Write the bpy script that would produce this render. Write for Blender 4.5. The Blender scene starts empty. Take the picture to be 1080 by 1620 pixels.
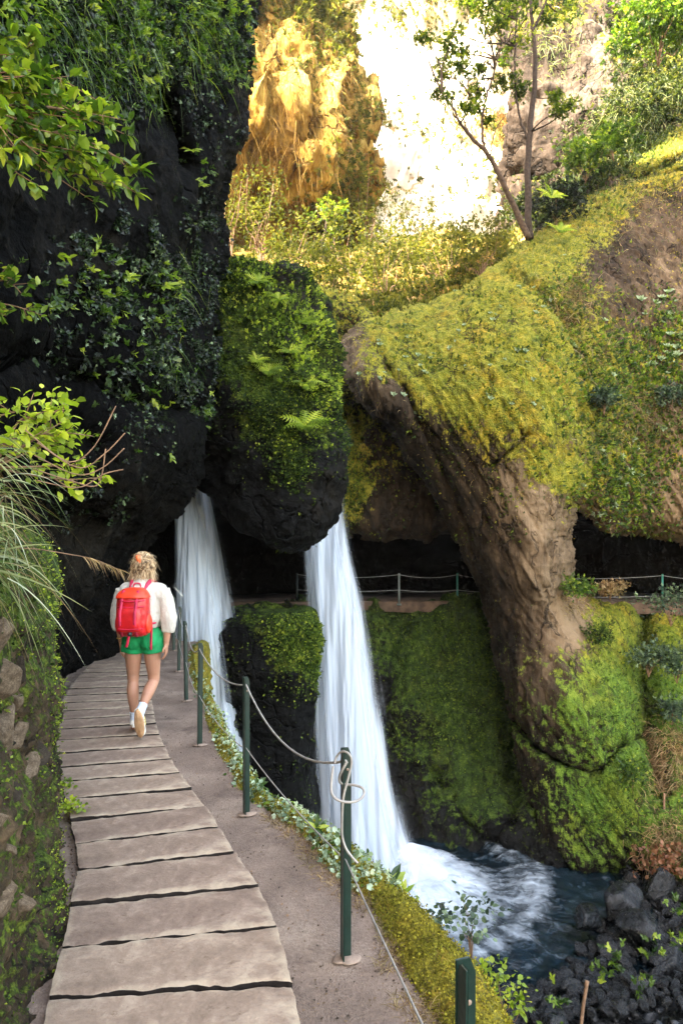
import bpy, bmesh, math, random
import numpy as np
from mathutils import Vector, Matrix

# ------------------------------------------------------------------ camera, world, sun
S = bpy.context.scene
C = S.collection
cam_d = bpy.data.cameras.new('camera'); cam = bpy.data.objects.new('camera', cam_d); C.objects.link(cam)
S.camera = cam
EYE = 1.75
cam.location = (0, 0, EYE); cam.rotation_euler = (math.pi/2, 0, 0)
cam_d.sensor_fit = 'VERTICAL'; cam_d.sensor_height = 36; cam_d.sensor_width = 24; cam_d.lens = 24
cam_d.shift_y = 50/1620
cam_d.clip_start = 0.05; cam_d.clip_end = 500

SUN_EL, SUN_AZ = math.radians(45), math.radians(222)      # azimuth the light comes FROM, clockwise from +Y
w = bpy.data.worlds.new('World'); S.world = w; w.use_nodes = True
nt = w.node_tree; bg = nt.nodes['Background']
sky = nt.nodes.new('ShaderNodeTexSky'); sky.sky_type = 'NISHITA'; sky.sun_disc = False
sky.sun_elevation = SUN_EL; sky.sun_rotation = SUN_AZ; sky.air_density = 1.0; sky.dust_density = 2.5; sky.ozone_density = 0.6
tint = nt.nodes.new('ShaderNodeMix'); tint.data_type = 'RGBA'; tint.blend_type = 'MULTIPLY'; tint.inputs[0].default_value = 1; tint.inputs[7].default_value = (1, .85, .68, 1)
nt.links.new(sky.outputs[0], tint.inputs[6]); nt.links.new(tint.outputs[2], bg.inputs[0]); bg.inputs[1].default_value = 0.15
sd_ = bpy.data.lights.new('sun', 'SUN'); sun = bpy.data.objects.new('sun', sd_); C.objects.link(sun)
sd_.energy = 3.2; sd_.angle = math.radians(0.5); sd_.color = (1, .90, .72)
sv = Vector((math.sin(SUN_AZ)*math.cos(SUN_EL), math.cos(SUN_AZ)*math.cos(SUN_EL), math.sin(SUN_EL)))
sun.rotation_euler = sv.to_track_quat('Z', 'Y').to_euler(); sun.location = (0, -10, 60)
S.view_settings.view_transform = 'Standard'; S.view_settings.look = 'None'
S.view_settings.exposure = 3.95; S.view_settings.gamma = 1.0
S.cycles.max_bounces = 8; S.cycles.diffuse_bounces = 4; S.cycles.glossy_bounces = 3
S.cycles.transparent_max_bounces = 24; S.cycles.transmission_bounces = 4
S.cycles.sample_clamp_indirect = 6.0

rng = np.random.default_rng(7)
F = 1080.0
def P3(px, py, Y):
    px, py, Y = np.broadcast_arrays(np.asarray(px, float), np.asarray(py, float), np.asarray(Y, float))
    return np.stack([(px-540)*Y/F, Y, EYE-(py-860)*Y/F], -1)

# ------------------------------------------------------------------ noise (numpy)
def _h(ix, iy, iz, seed):
    h = (ix*np.int64(374761393) + iy*np.int64(668265263) + iz*np.int64(2147483647-1274126177) + np.int64(seed)*np.int64(974711)) & 0xffffffff
    h = ((h ^ (h >> 13))*np.int64(1274126177)) & 0xffffffff
    h = ((h ^ (h >> 15))*np.int64(2246822519 & 0x7fffffff)) & 0xffffffff
    return ((h ^ (h >> 16)) & 0xffffff)/float(0xffffff)
def vn(p, seed=0):
    i = np.floor(p).astype(np.int64); f = p-i; f = f*f*f*(f*(f*6-15)+10)
    x, y, z = i[..., 0], i[..., 1], i[..., 2]; fx, fy, fz = f[..., 0], f[..., 1], f[..., 2]
    r = 0
    for dx in (0, 1):
        for dy in (0, 1):
            for dz in (0, 1):
                r = r + _h(x+dx, y+dy, z+dz, seed)*(fx if dx else 1-fx)*(fy if dy else 1-fy)*(fz if dz else 1-fz)
    return r*2-1
def fbm(p, oct=4, seed=0, gain=.5, lac=2.03):
    a, r, t = 1., 0, 0
    for k in range(oct):
        r = r + a*vn(p, seed+k*17); t += a; a *= gain; p = p*lac+13.7
    return r/t
def ridged(p, oct=4, seed=0, gain=.5):
    a, r, t = 1., 0, 0
    for k in range(oct):
        r = r + a*(1-2*np.abs(vn(p, seed+k*31))); t += a; a *= gain; p = p*2.07+5.1
    return r/t
def sstep(a, b, x):
    t = np.clip((x-a)/(b-a), 0, 1); return t*t*(3-2*t)

# ------------------------------------------------------------------ mesh helpers
def mk(name, V, faces, mat=None, parent=None, attrs=None, smooth=True, uv=None):
    V = np.ascontiguousarray(V, dtype=np.float32).reshape(-1, 3)
    if not isinstance(faces, (list, tuple)): faces = [faces]
    faces = [np.asarray(f, dtype=np.int32) for f in faces if len(f)]
    me = bpy.data.meshes.new(name)
    me.vertices.add(len(V)); me.vertices.foreach_set('co', V.ravel())
    nl = sum(f.size for f in faces); npoly = sum(len(f) for f in faces)
    me.loops.add(nl); me.polygons.add(npoly)
    me.loops.foreach_set('vertex_index', np.concatenate([f.ravel() for f in faces]))
    sizes = np.concatenate([np.full(len(f), f.shape[1], np.int32) for f in faces])
    starts = np.concatenate([[0], np.cumsum(sizes)[:-1]]).astype(np.int32)
    me.polygons.foreach_set('loop_start', starts)
    me.polygons.foreach_set('use_smooth', np.full(npoly, smooth))
    if attrs:
        for k, a in attrs.items():
            at = me.attributes.new(k, 'FLOAT', 'POINT'); at.data.foreach_set('value', np.ascontiguousarray(a, dtype=np.float32).ravel())
    if uv is not None:
        idx = np.concatenate([f.ravel() for f in faces])
        l = me.uv_layers.new(name='UVMap'); l.data.foreach_set('uv', np.ascontiguousarray(uv[idx], dtype=np.float32).ravel())
    me.update(calc_edges=True)
    me.validate()
    o = bpy.data.objects.new(name, me); C.objects.link(o)
    if mat: me.materials.append(mat)
    if parent: o.parent = parent
    return o
def tag(o, label, cat, group=None, kind=None):
    o['label'] = label; o['category'] = cat
    if group: o['group'] = group
    if kind: o['kind'] = kind
    return o
def setting(o, label=None):
    o['kind'] = 'structure'
    if label: o['label'] = label
    return o
def stuff(o, label, cat):
    return tag(o, label, cat, kind='stuff')
def empty(name, loc=(0, 0, 0), rz=0):
    o = bpy.data.objects.new(name, None); C.objects.link(o); o.location = loc; o.rotation_euler = (0, 0, rz); o.empty_display_size = .1
    return o
def dup(root, loc=None, rz=None, sc=None):
    r = root.copy(); C.objects.link(r)
    for k in ('label', 'category', 'group', 'kind'):
        if k in r.keys() and k == 'label': pass
    if loc is not None: r.location = loc
    if rz is not None: r.rotation_euler = rz if hasattr(rz, '__len__') else (0, 0, rz)
    if sc is not None: r.scale = sc if hasattr(sc, '__len__') else (sc,)*3
    for ch in list(root.children):
        c = ch.copy(); C.objects.link(c); c.parent = r
        for g in ch.children:
            d = g.copy(); C.objects.link(d); d.parent = c
    return r
def gridfaces(nu, nv, closed_u=False):
    i = np.arange(nv-1)[:, None]; j = np.arange(nu if closed_u else nu-1)[None, :]
    j2 = (j+1) % nu
    return np.stack([i*nu+j, i*nu+j2, (i+1)*nu+j2, (i+1)*nu+j], -1).reshape(-1, 4)
def gridnormals(G, flip=False):
    du = np.gradient(G, axis=1); dv = np.gradient(G, axis=0)
    n = np.cross(du, dv); n /= np.linalg.norm(n, axis=-1, keepdims=True)+1e-9
    return -n if flip else n
def catmull(pts, t):
    pts = np.asarray(pts, float); n = len(pts)
    x = np.clip(np.asarray(t), 0, 1)*(n-1); i = np.minimum(x.astype(int), n-2); f = (x-i)[:, None]
    g = lambda k: pts[np.clip(k, 0, n-1)].reshape(len(i), -1)
    a, b, c, d = g(i-1), g(i), g(i+1), g(i+2)
    return (.5*((2*b)+(-a+c)*f+(2*a-5*b+4*c-d)*f*f+(-a+3*b-3*c+d)*f**3)).reshape((len(i),)+pts.shape[1:])
def tube(pts, rad, ns=6, m=None, cap=True, sub=0):
    pts = np.asarray(pts, float); rad = np.broadcast_to(np.asarray(rad, float), (len(pts),)).copy()
    if sub:
        t = np.linspace(0, 1, sub); pts = catmull(pts, t); rad = np.interp(t*(len(rad)-1), np.arange(len(rad)), rad)
    n = len(pts); T = np.gradient(pts, axis=0); T /= np.linalg.norm(T, axis=1, keepdims=True)+1e-12
    ref = np.array([0, 0, 1.]) if abs(T[0, 2]) < .9 else np.array([1., 0, 0])
    A = np.zeros_like(pts); a = np.cross(T[0], ref); a /= np.linalg.norm(a)
    for k in range(n):
        a = a-T[k]*a.dot(T[k]); a /= np.linalg.norm(a)+1e-12; A[k] = a
    B = np.cross(T, A); th = np.linspace(0, 2*np.pi, ns, endpoint=False)
    V = pts[:, None]+rad[:, None, None]*(np.cos(th)[None, :, None]*A[:, None]+np.sin(th)[None, :, None]*B[:, None])
    V = V.reshape(-1, 3); Q = gridfaces(ns, n, True)
    Q = Q[:, ::-1]
    V = np.vstack([V, pts[0], pts[-1]]); k = np.arange(ns); k2 = (k+1) % ns
    t1 = np.stack([np.full(ns, n*ns), k, k2], -1); t2 = np.stack([np.full(ns, n*ns+1), (n-1)*ns+k2, (n-1)*ns+k], -1)
    return V, [Q, np.vstack([t1, t2])]
def ellipsoid(c, r, nu=16, nv=10, rot=None):
    th = np.linspace(0, np.pi, nv); ph = np.linspace(0, 2*np.pi, nu, endpoint=False)
    V = np.stack([np.sin(th)[:, None]*np.cos(ph), np.sin(th)[:, None]*np.sin(ph), np.cos(th)[:, None]*np.ones(nu)], -1).reshape(-1, 3)*np.asarray(r)
    if rot is not None: V = V@np.asarray(rot).T
    return V+np.asarray(c), [gridfaces(nu, nv, True)[:, ::-1][:, ::-1]]
def loftrings(rings):
    """rings: (n, m, 3) closed rings, capped"""
    R = np.asarray(rings, float); n, m = R.shape[:2]
    V = np.vstack([R.reshape(-1, 3), R[0].mean(0), R[-1].mean(0)]); k = np.arange(m); k2 = (k+1) % m
    return V, [gridfaces(m, n, True), np.vstack([np.stack([np.full(m, n*m), k2, k], -1), np.stack([np.full(m, n*m+1), (n-1)*m+k, (n-1)*m+k2], -1)])]
def merge(parts):
    Vs, out, off = [], {}, 0
    for V, Fs in parts:
        if not isinstance(Fs, (list, tuple)): Fs = [Fs]
        Vs.append(V)
        for f in Fs:
            f = np.asarray(f)
            if len(f): out.setdefault(f.shape[1], []).append(f+off)
        off += len(V)
    return np.vstack(Vs), [np.vstack(v) for v in out.values()]
def bake(o):
    dg = bpy.context.evaluated_depsgraph_get(); dg.update()
    me = bpy.data.meshes.new_from_object(o.evaluated_get(dg)); old = o.data
    o.modifiers.clear(); o.data = me; me.name = old.name
    for p in me.polygons: p.use_smooth = True
    return o
def fuse(name, parts, mat, voxel=.006, smooth=4, parent=None, fac=.5):
    V, Fs = merge(parts); o = mk(name, V, Fs, mat, parent)
    m = o.modifiers.new('r', 'REMESH'); m.mode = 'VOXEL'; m.voxel_size = voxel; m.use_smooth_shade = True
    if smooth:
        s = o.modifiers.new('s', 'SMOOTH'); s.factor = fac; s.iterations = smooth
    bake(o)
    if not o.data.materials: o.data.materials.append(mat)
    return o
def box(c, s, rz=0, bevel=0):
    x, y, z = np.asarray(s)/2.
    V = np.array([[-x, -y, -z], [x, -y, -z], [x, y, -z], [-x, y, -z], [-x, -y, z], [x, -y, z], [x, y, z], [-x, y, z]])
    c_, s_ = math.cos(rz), math.sin(rz)
    V = V@np.array([[c_, -s_, 0], [s_, c_, 0], [0, 0, 1]]).T+np.asarray(c)
    return V, [np.array([[0, 3, 2, 1], [4, 5, 6, 7], [0, 1, 5, 4], [1, 2, 6, 5], [2, 3, 7, 6], [3, 0, 4, 7]])]

# ------------------------------------------------------------------ instanced leaf geometry, merged in ONE mesh
def T_leaf(fold=.25, curl=.15):
    V = np.array([[0, 0, 0], [.5, .5, fold*.5], [.5, -.5, fold*.5], [1, 0, -curl], [.5, 0, .05]])
    return V, np.array([[0, 4, 1], [0, 2, 4], [4, 3, 1], [4, 2, 3]])
def T_oval(fold=.2, curl=.2):
    V = np.array([[0, 0, 0], [.3, .38, fold*.4], [.7, .36, fold*.3-curl*.4], [1, 0, -curl], [.7, -.36, fold*.3-curl*.4], [.3, -.38, fold*.4], [.35, 0, .02], [.7, 0, -curl*.4]])
    return V, np.array([[0, 6, 1], [0, 5, 6], [6, 7, 1], [7, 2, 1], [7, 3, 2], [6, 5, 7], [5, 4, 7], [7, 4, 3]])
def T_frond(n=9):
    Vs, Fs = [], []; 
    for k in range(n):
        t = (k+.6)/n; x = t; z = .25*t-.45*t*t; l = .34*math.sin(math.pi*(t*.85+.12))
        for s in (-1, 1):
            b = len(Vs); Vs += [[x-.03, 0, z], [x+.05, 0, z], [x+.10, s*l, z-.06], [x+.03, s*l*.5, z+.02]]
            Fs += [[b, b+1, b+2], [b, b+2, b+3]] if s > 0 else [[b, b+2, b+1], [b, b+3, b+2]]
    b = len(Vs); Vs += [[0, .012, 0], [0, -.012, 0], [1, 0, -.2]]; Fs += [[b, b+1, b+2]]
    return np.array(Vs, float), np.array(Fs)
def T_rosette(n=11, up=.35):
    Vs, Fs = [], []
    V0, F0 = T_oval(.3, -.12)
    for k in range(n):
        a = k*2.399; ring = k/n; L = 1-.55*ring; e = up+.9*ring
        X = np.array([math.cos(a)*math.cos(e), math.sin(a)*math.cos(e), math.sin(e)]); Y = np.array([-math.sin(a), math.cos(a), 0]); Z = np.cross(X, Y)
        Vs.append(V0[:, :1]*X*L+V0[:, 1:2]*Y*L*.55+V0[:, 2:]*Z*L); Fs.append(F0+len(V0)*k)
    return np.vstack(Vs), np.vstack(Fs)
def T_sprig(n=7):
    Vs, Fs = [], []; V0, F0 = T_oval()
    for k in range(n):
        t = k/n; a = k*2.4; e = .5+.4*t
        X = np.array([math.cos(e), math.sin(e)*math.cos(a), math.sin(e)*math.sin(a)])
        Y = np.cross([0, 0, 1.], X); Y /= np.linalg.norm(Y)+1e-9; Z = np.cross(X, Y)
        Vs.append(V0[:, :1]*X*.45+V0[:, 1:2]*Y*.28+V0[:, 2:]*Z*.45+np.array([t*.7, 0, 0])); Fs.append(F0+len(V0)*k)
    return np.vstack(Vs), np.vstack(Fs)
def inst(T, P, X, Z, L, W=None, rnd=None):
    V0, F0 = T; n = len(P); P = np.asarray(P); L = np.broadcast_to(L, (n,)); W = L if W is None else np.broadcast_to(W, (n,))
    X = X/(np.linalg.norm(X, axis=1, keepdims=True)+1e-9); Y = np.cross(Z, X); Y /= np.linalg.norm(Y, axis=1, keepdims=True)+1e-9; Z = np.cross(X, Y)
    V = P[:, None]+V0[None, :, 0, None]*X[:, None]*L[:, None, None]+V0[None, :, 1, None]*Y[:, None]*W[:, None, None]+V0[None, :, 2, None]*Z[:, None]*L[:, None, None]
    Fc = (F0[None]+(np.arange(n)*len(V0))[:, None, None]).reshape(-1, F0.shape[1])
    r = rng.random(n) if rnd is None else rnd
    return V.reshape(-1, 3), Fc, np.repeat(r, len(V0))
def blades(P, D, L, W, droop=.6, seg=5, rnd=None):
    n = len(P); t = np.linspace(0, 1, seg+1); L = np.broadcast_to(L, (n,)); W = np.broadcast_to(W, (n,)); droop = np.broadcast_to(droop, (n,))
    D = D/(np.linalg.norm(D, axis=1, keepdims=True)+1e-9)
    c = P[:, None]+D[:, None]*(t[None, :, None]*L[:, None, None])-np.array([0, 0, 1.])*(droop*L)[:, None, None]*(t**2)[None, :, None]
    side = np.cross(D, rng.normal(size=(n, 3))); side /= np.linalg.norm(side, axis=1, keepdims=True)+1e-9
    w = (W[:, None]*(1-t[None]**1.6)*.5)[..., None]*side[:, None]
    V = np.stack([c-w, c+w], 2).reshape(n, -1, 3); m = V.shape[1]
    k = np.arange(seg)*2; q = np.stack([k, k+1, k+3, k+2], -1)
    Fc = (q[None]+(np.arange(n)*m)[:, None, None]).reshape(-1, 4)
    r = rng.random(n) if rnd is None else rnd
    return V.reshape(-1, 3), Fc, np.repeat(r, m)
def leafobj(name, lst, mat, parent=None):
    Vs, Fd, R, off = [], {}, [], 0
    for V, Fc, r in lst:
        Vs.append(V); Fd.setdefault(Fc.shape[1], []).append(Fc+off); R.append(r); off += len(V)
    return mk(name, np.vstack(Vs), [np.vstack(v) for v in Fd.values()], mat, parent, {'rnd': np.concatenate(R)}, smooth=False)
def rdir(n, up=0):
    d = rng.normal(size=(n, 3)); d /= np.linalg.norm(d, axis=1, keepdims=True); d[:, 2] += up
    return d/np.linalg.norm(d, axis=1, keepdims=True)

# ------------------------------------------------------------------ materials
def newmat(name):
    m = bpy.data.materials.new(name); m.use_nodes = True; nt = m.node_tree; nt.nodes.clear()
    out = nt.nodes.new('ShaderNodeOutputMaterial')
    return m, nt, out
class NG:
    def __init__(s, nt): s.nt = nt
    def n(s, t, **k):
        x = s.nt.nodes.new(t)
        for a, v in k.items(): setattr(x, a, v)
        return x
    def l(s, a, b): s.nt.links.new(a, b)
    def setin(s, node, key, v):
        if hasattr(v, 'is_output') or isinstance(v, bpy.types.NodeSocket): s.l(v, node.inputs[key])
        else: node.inputs[key].default_value = v
    def math(s, op, a, b=None, clamp=False):
        x = s.n('ShaderNodeMath', operation=op, use_clamp=clamp); s.setin(x, 0, a)
        if b is not None: s.setin(x, 1, b)
        return x.outputs[0]
    def map(s, v, a, b, c=0., d=1.):
        x = s.n('ShaderNodeMapRange', interpolation_type='SMOOTHSTEP'); s.setin(x, 0, v)
        for i, q in zip((1, 2, 3, 4), (a, b, c, d)): s.setin(x, i, q)
        return x.outputs[0]
    def mix(s, f, a, b, mode='MIX'):
        x = s.n('ShaderNodeMix', data_type='RGBA', blend_type=mode); s.setin(x, 0, f)
        for k, v in ((6, a), (7, b)):
            s.setin(x, k, (tuple(v)+(1,))[:4] if isinstance(v, (tuple, list)) else v)
        return x.outputs[2]
    def noise(s, vec, scale, detail=6, rough=.55, dist=0):
        x = s.n('ShaderNodeTexNoise'); s.l(vec, x.inputs['Vector']); x.inputs['Scale'].default_value = scale
        x.inputs['Detail'].default_value = detail; x.inputs['Roughness'].default_value = rough; x.inputs['Distortion'].default_value = dist
        return x.outputs[0]
    def vor(s, vec, scale, feature='F1', rand=1):
        x = s.n('ShaderNodeTexVoronoi', feature=feature); s.l(vec, x.inputs['Vector']); x.inputs['Scale'].default_value = scale
        return x.outputs[0]
    def ramp(s, v, stops):
        x = s.n('ShaderNodeValToRGB'); s.l(v, x.inputs[0]); e = x.color_ramp.elements
        while len(e) < len(stops): e.new(.5)
        for k, (p, c) in enumerate(stops): e[k].position = p; e[k].color = tuple(c)+(1,)
        return x.outputs[0]
    def attr(s, name):
        return s.n('ShaderNodeAttribute', attribute_name=name).outputs['Fac']
    def coord(s, kind='Object', loc=(0, 0, 0), rot=(0, 0, 0), sc=(1, 1, 1)):
        t = s.n('ShaderNodeTexCoord'); m = s.n('ShaderNodeMapping'); s.l(t.outputs[kind], m.inputs[0])
        m.inputs['Location'].default_value = loc; m.inputs['Rotation'].default_value = rot; m.inputs['Scale'].default_value = sc
        return m.outputs[0]
    def bump(s, h, strength, dist=.02, normal=None):
        x = s.n('ShaderNodeBump'); s.l(h, x.inputs['Height']); x.inputs['Strength'].default_value = strength; x.inputs['Distance'].default_value = dist
        if normal is not None: s.l(normal, x.inputs['Normal'])
        return x.outputs[0]
    def pbr(s, out, col, rough=.7, spec=.5, normal=None, metal=0, extra=None):
        b = s.n('ShaderNodeBsdfPrincipled'); s.setin(b, 'Base Color', (tuple(col)+(1,))[:4] if isinstance(col, tuple) else col)
        s.setin(b, 'Roughness', rough); s.setin(b, 'Metallic', metal); s.setin(b, 'Specular IOR Level', spec)
        if normal is not None: s.l(normal, b.inputs['Normal'])
        if extra:
            for k, v in extra.items(): s.setin(b, k, v)
        if out is not None: s.l(b.outputs[0], out.inputs[0])
        return b

def rockmat(name, rock, moss, rough=.85, wet=0., scale=1., bump=.6, rot=(0, 0, 0), stretch=(1, 1, 1), moss_bias=.5, spec=.2, upb=.15, crack=1., damp=None):
    """rock: 3 colours dark->light; moss: 3 colours. attribute moss = cover, tone = how pale the rock is, painted shade included"""
    m, nt, out = newmat(name); g = NG(nt)
    p = g.coord(); ps = g.coord(rot=rot, sc=stretch)
    big = g.noise(p, .8*scale, 5, .6); mid = g.noise(ps, 3.2*scale, 9, .68, .3); fine = g.noise(ps, 17*scale, 6, .7)
    cell = g.vor(p, 7*scale); clump = g.noise(p, 5.5*scale, 7, .72); speck = g.vor(p, 26*scale)
    tone = g.attr('tone'); mo = g.attr('moss')
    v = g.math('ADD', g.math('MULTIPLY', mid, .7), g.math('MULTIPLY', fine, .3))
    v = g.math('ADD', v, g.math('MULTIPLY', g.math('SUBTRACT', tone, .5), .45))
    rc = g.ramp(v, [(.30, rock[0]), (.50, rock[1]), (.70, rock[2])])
    rc = g.mix(g.map(big, .42, .62), rc, g.mix(1., rc, (.66, .62, .58), 'MULTIPLY'))
    mv = g.math('ADD', g.math('MULTIPLY', clump, .65), g.math('MULTIPLY', fine, .35))
    mc = g.ramp(mv, [(.34, moss[0]), (.50, moss[1]), (.66, moss[2])])
    mc = g.mix(g.map(g.noise(p, 1.1*scale, 6, .65), .50, .62), mc, g.mix(1., mc, (1.18, .96, .9), 'MULTIPLY'))
    mc = g.mix(g.map(g.noise(p, 2.1*scale, 6, .7, 1.), .54, .64), mc, g.mix(1., mc, (.45, .55, .6), 'MULTIPLY'))
    if damp is not None:                                # moss is a wetter, greener kind low over the water
        sz = g.n('ShaderNodeSeparateXYZ'); g.l(p, sz.inputs[0]); zz = g.math('ADD', sz.outputs[2], g.math('MULTIPLY', g.math('SUBTRACT', big, .5), 3.))
        mc = g.mix(g.map(zz, damp[0], damp[1], 1., 0.), mc, g.mix(1., mc, (.42, .74, .8), 'MULTIPLY'))
    geo = g.n('ShaderNodeNewGeometry'); sx = g.n('ShaderNodeSeparateXYZ'); g.l(geo.outputs['Normal'], sx.inputs[0])
    k = g.math('ADD', mo, g.math('MULTIPLY', sx.outputs[2], upb))
    k = g.math('ADD', k, g.math('MULTIPLY', g.math('SUBTRACT', clump, .5), 1.5))
    k = g.math('ADD', k, g.math('MULTIPLY', g.math('SUBTRACT', fine, .5), .7))
    k = g.map(k, moss_bias-.07, moss_bias+.10)
    col = g.mix(k, rc, mc)
    dn = g.n('ShaderNodeTexNoise'); g.l(p, dn.inputs['Vector']); dn.inputs['Scale'].default_value = 1.6*scale; dn.inputs['Detail'].default_value = 4
    va = g.n('ShaderNodeVectorMath', operation='MULTIPLY_ADD'); g.l(dn.outputs['Color'], va.inputs[0]); va.inputs[1].default_value = (1.1/scale,)*3; g.l(ps, va.inputs[2])
    ck = g.vor(va.outputs[0], 1.1*scale, 'DISTANCE_TO_EDGE'); ckm = g.math('MULTIPLY', g.map(ck, .0, .045, 1., 0.), g.map(big, .40, .60)); ckm = g.math('MULTIPLY', ckm, crack)
    col = g.mix(g.math('MULTIPLY', ckm, .85), col, rock[0])
    hr = g.math('ADD', g.math('MULTIPLY', mid, .8), g.math('MULTIPLY', fine, .35)); hr = g.math('ADD', hr, g.math('MULTIPLY', cell, .35))
    hm = g.math('ADD', g.math('MULTIPLY', clump, .9), g.math('MULTIPLY', speck, .5)); hm = g.math('ADD', hm, g.math('MULTIPLY', fine, .5))
    hr = g.math('SUBTRACT', hr, g.math('MULTIPLY', ckm, .9))
    h = g.math('ADD', g.math('MULTIPLY', hr, g.math('SUBTRACT', 1., k)), g.math('MULTIPLY', hm, k))
    nrm = g.bump(h, bump, .10/scale)
    ro = g.math('ADD', g.math('MULTIPLY', k, .9-rough+.02), rough)
    g.pbr(out, col, ro, spec, nrm)
    return m
def leafmat(name, stops, trans=.35, rough=.5, spec=.4):
    m, nt, out = newmat(name); g = NG(nt)
    a = g.attr('rnd'); col = g.ramp(a, stops)
    p = g.coord(); col = g.mix(g.map(g.noise(p, 2.5, 4), .4, .65), col, g.mix(1., col, (.62, .72, .7), 'MULTIPLY'))
    b = g.pbr(None, col, rough, spec); t = g.n('ShaderNodeBsdfTranslucent')
    g.l(g.mix(1., col, (1.5, 1.6, .7), 'MULTIPLY'), t.inputs[0])
    mx = g.n('ShaderNodeMixShader'); mx.inputs[0].default_value = trans
    g.l(b.outputs[0], mx.inputs[1]); g.l(t.outputs[0], mx.inputs[2]); g.l(mx.outputs[0], out.inputs[0])
    return m
def plain(name, col, rough=.6, spec=.5, metal=0, var=.25, nscale=12, bump=0, extra=None, bscale=60):
    m, nt, out = newmat(name); g = NG(nt); p = g.coord()
    n = g.noise(p, nscale, 5); c = tuple(col)
    cc = g.mix(g.map(n, .3, .7), tuple(x*(1-var) for x in c), tuple(min(1, x*(1+var*.6)) for x in c))
    nb = g.bump(g.noise(p, bscale, 5), bump, .01) if bump else None
    g.pbr(out, cc, rough, spec, nb, metal, extra)
    return m

# ------------------------------------------------------------------ relief layers: rock faces with real depth
def tps(ctrl, px, py):
    c = np.asarray(ctrl, float); n = len(c); s = 100.
    X = c[:, :2]/s; r = np.linalg.norm(X[:, None]-X[None], axis=-1)
    K = np.where(r > 0, r*r*np.log(r+1e-12), 0)+np.eye(n)*.02
    Pm = np.hstack([np.ones((n, 1)), X]); A = np.block([[K, Pm], [Pm.T, np.zeros((3, 3))]])
    w_ = np.linalg.solve(A, np.concatenate([c[:, 2], np.zeros(3)]))
    q = np.stack([np.ravel(px), np.ravel(py)], -1)/s; o = w_[n]+q@w_[n+1:]
    for k in range(n):
        d = np.linalg.norm(q-X[k], axis=-1); o = o+w_[k]*np.where(d > 0, d*d*np.log(d+1e-12), 0)
    return o.reshape(np.shape(px))
def idw(ctrl, px, py, pw=2.5):
    num = 0; den = 0
    for c in ctrl:
        d = ((px-c[0])**2+(py-c[1])**2+80)**(-pw/2*1.0); num = num+d*c[2]; den = den+d
    return num/den
def segdist(poly, px, py, closed=True):
    poly = np.asarray(poly, float); n = len(poly); best = np.full(np.shape(px), 1e9); gx = np.zeros(np.shape(px)); gy = np.zeros(np.shape(px))
    for k in range(n if closed else n-1):
        a, b = poly[k], poly[(k+1) % n]; d = b-a
        t = np.clip(((px-a[0])*d[0]+(py-a[1])*d[1])/(d@d+1e-9), 0, 1); qx = a[0]+t*d[0]; qy = a[1]+t*d[1]
        D = np.hypot(px-qx, py-qy); m = D < best; best = np.where(m, D, best); gx = np.where(m, qx, gx); gy = np.where(m, qy, gy)
    return best, gx, gy
def inside(poly, px, py):
    poly = np.asarray(poly, float); r = np.zeros(np.shape(px), bool); n = len(poly)
    for k in range(n):
        (x1, y1), (x2, y2) = poly[k], poly[(k+1) % n]
        c = ((y1 > py) != (y2 > py)) & (px < (x2-x1)*(py-y1)/(y2-y1+1e-12)+x1); r ^= c
    return r
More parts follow.
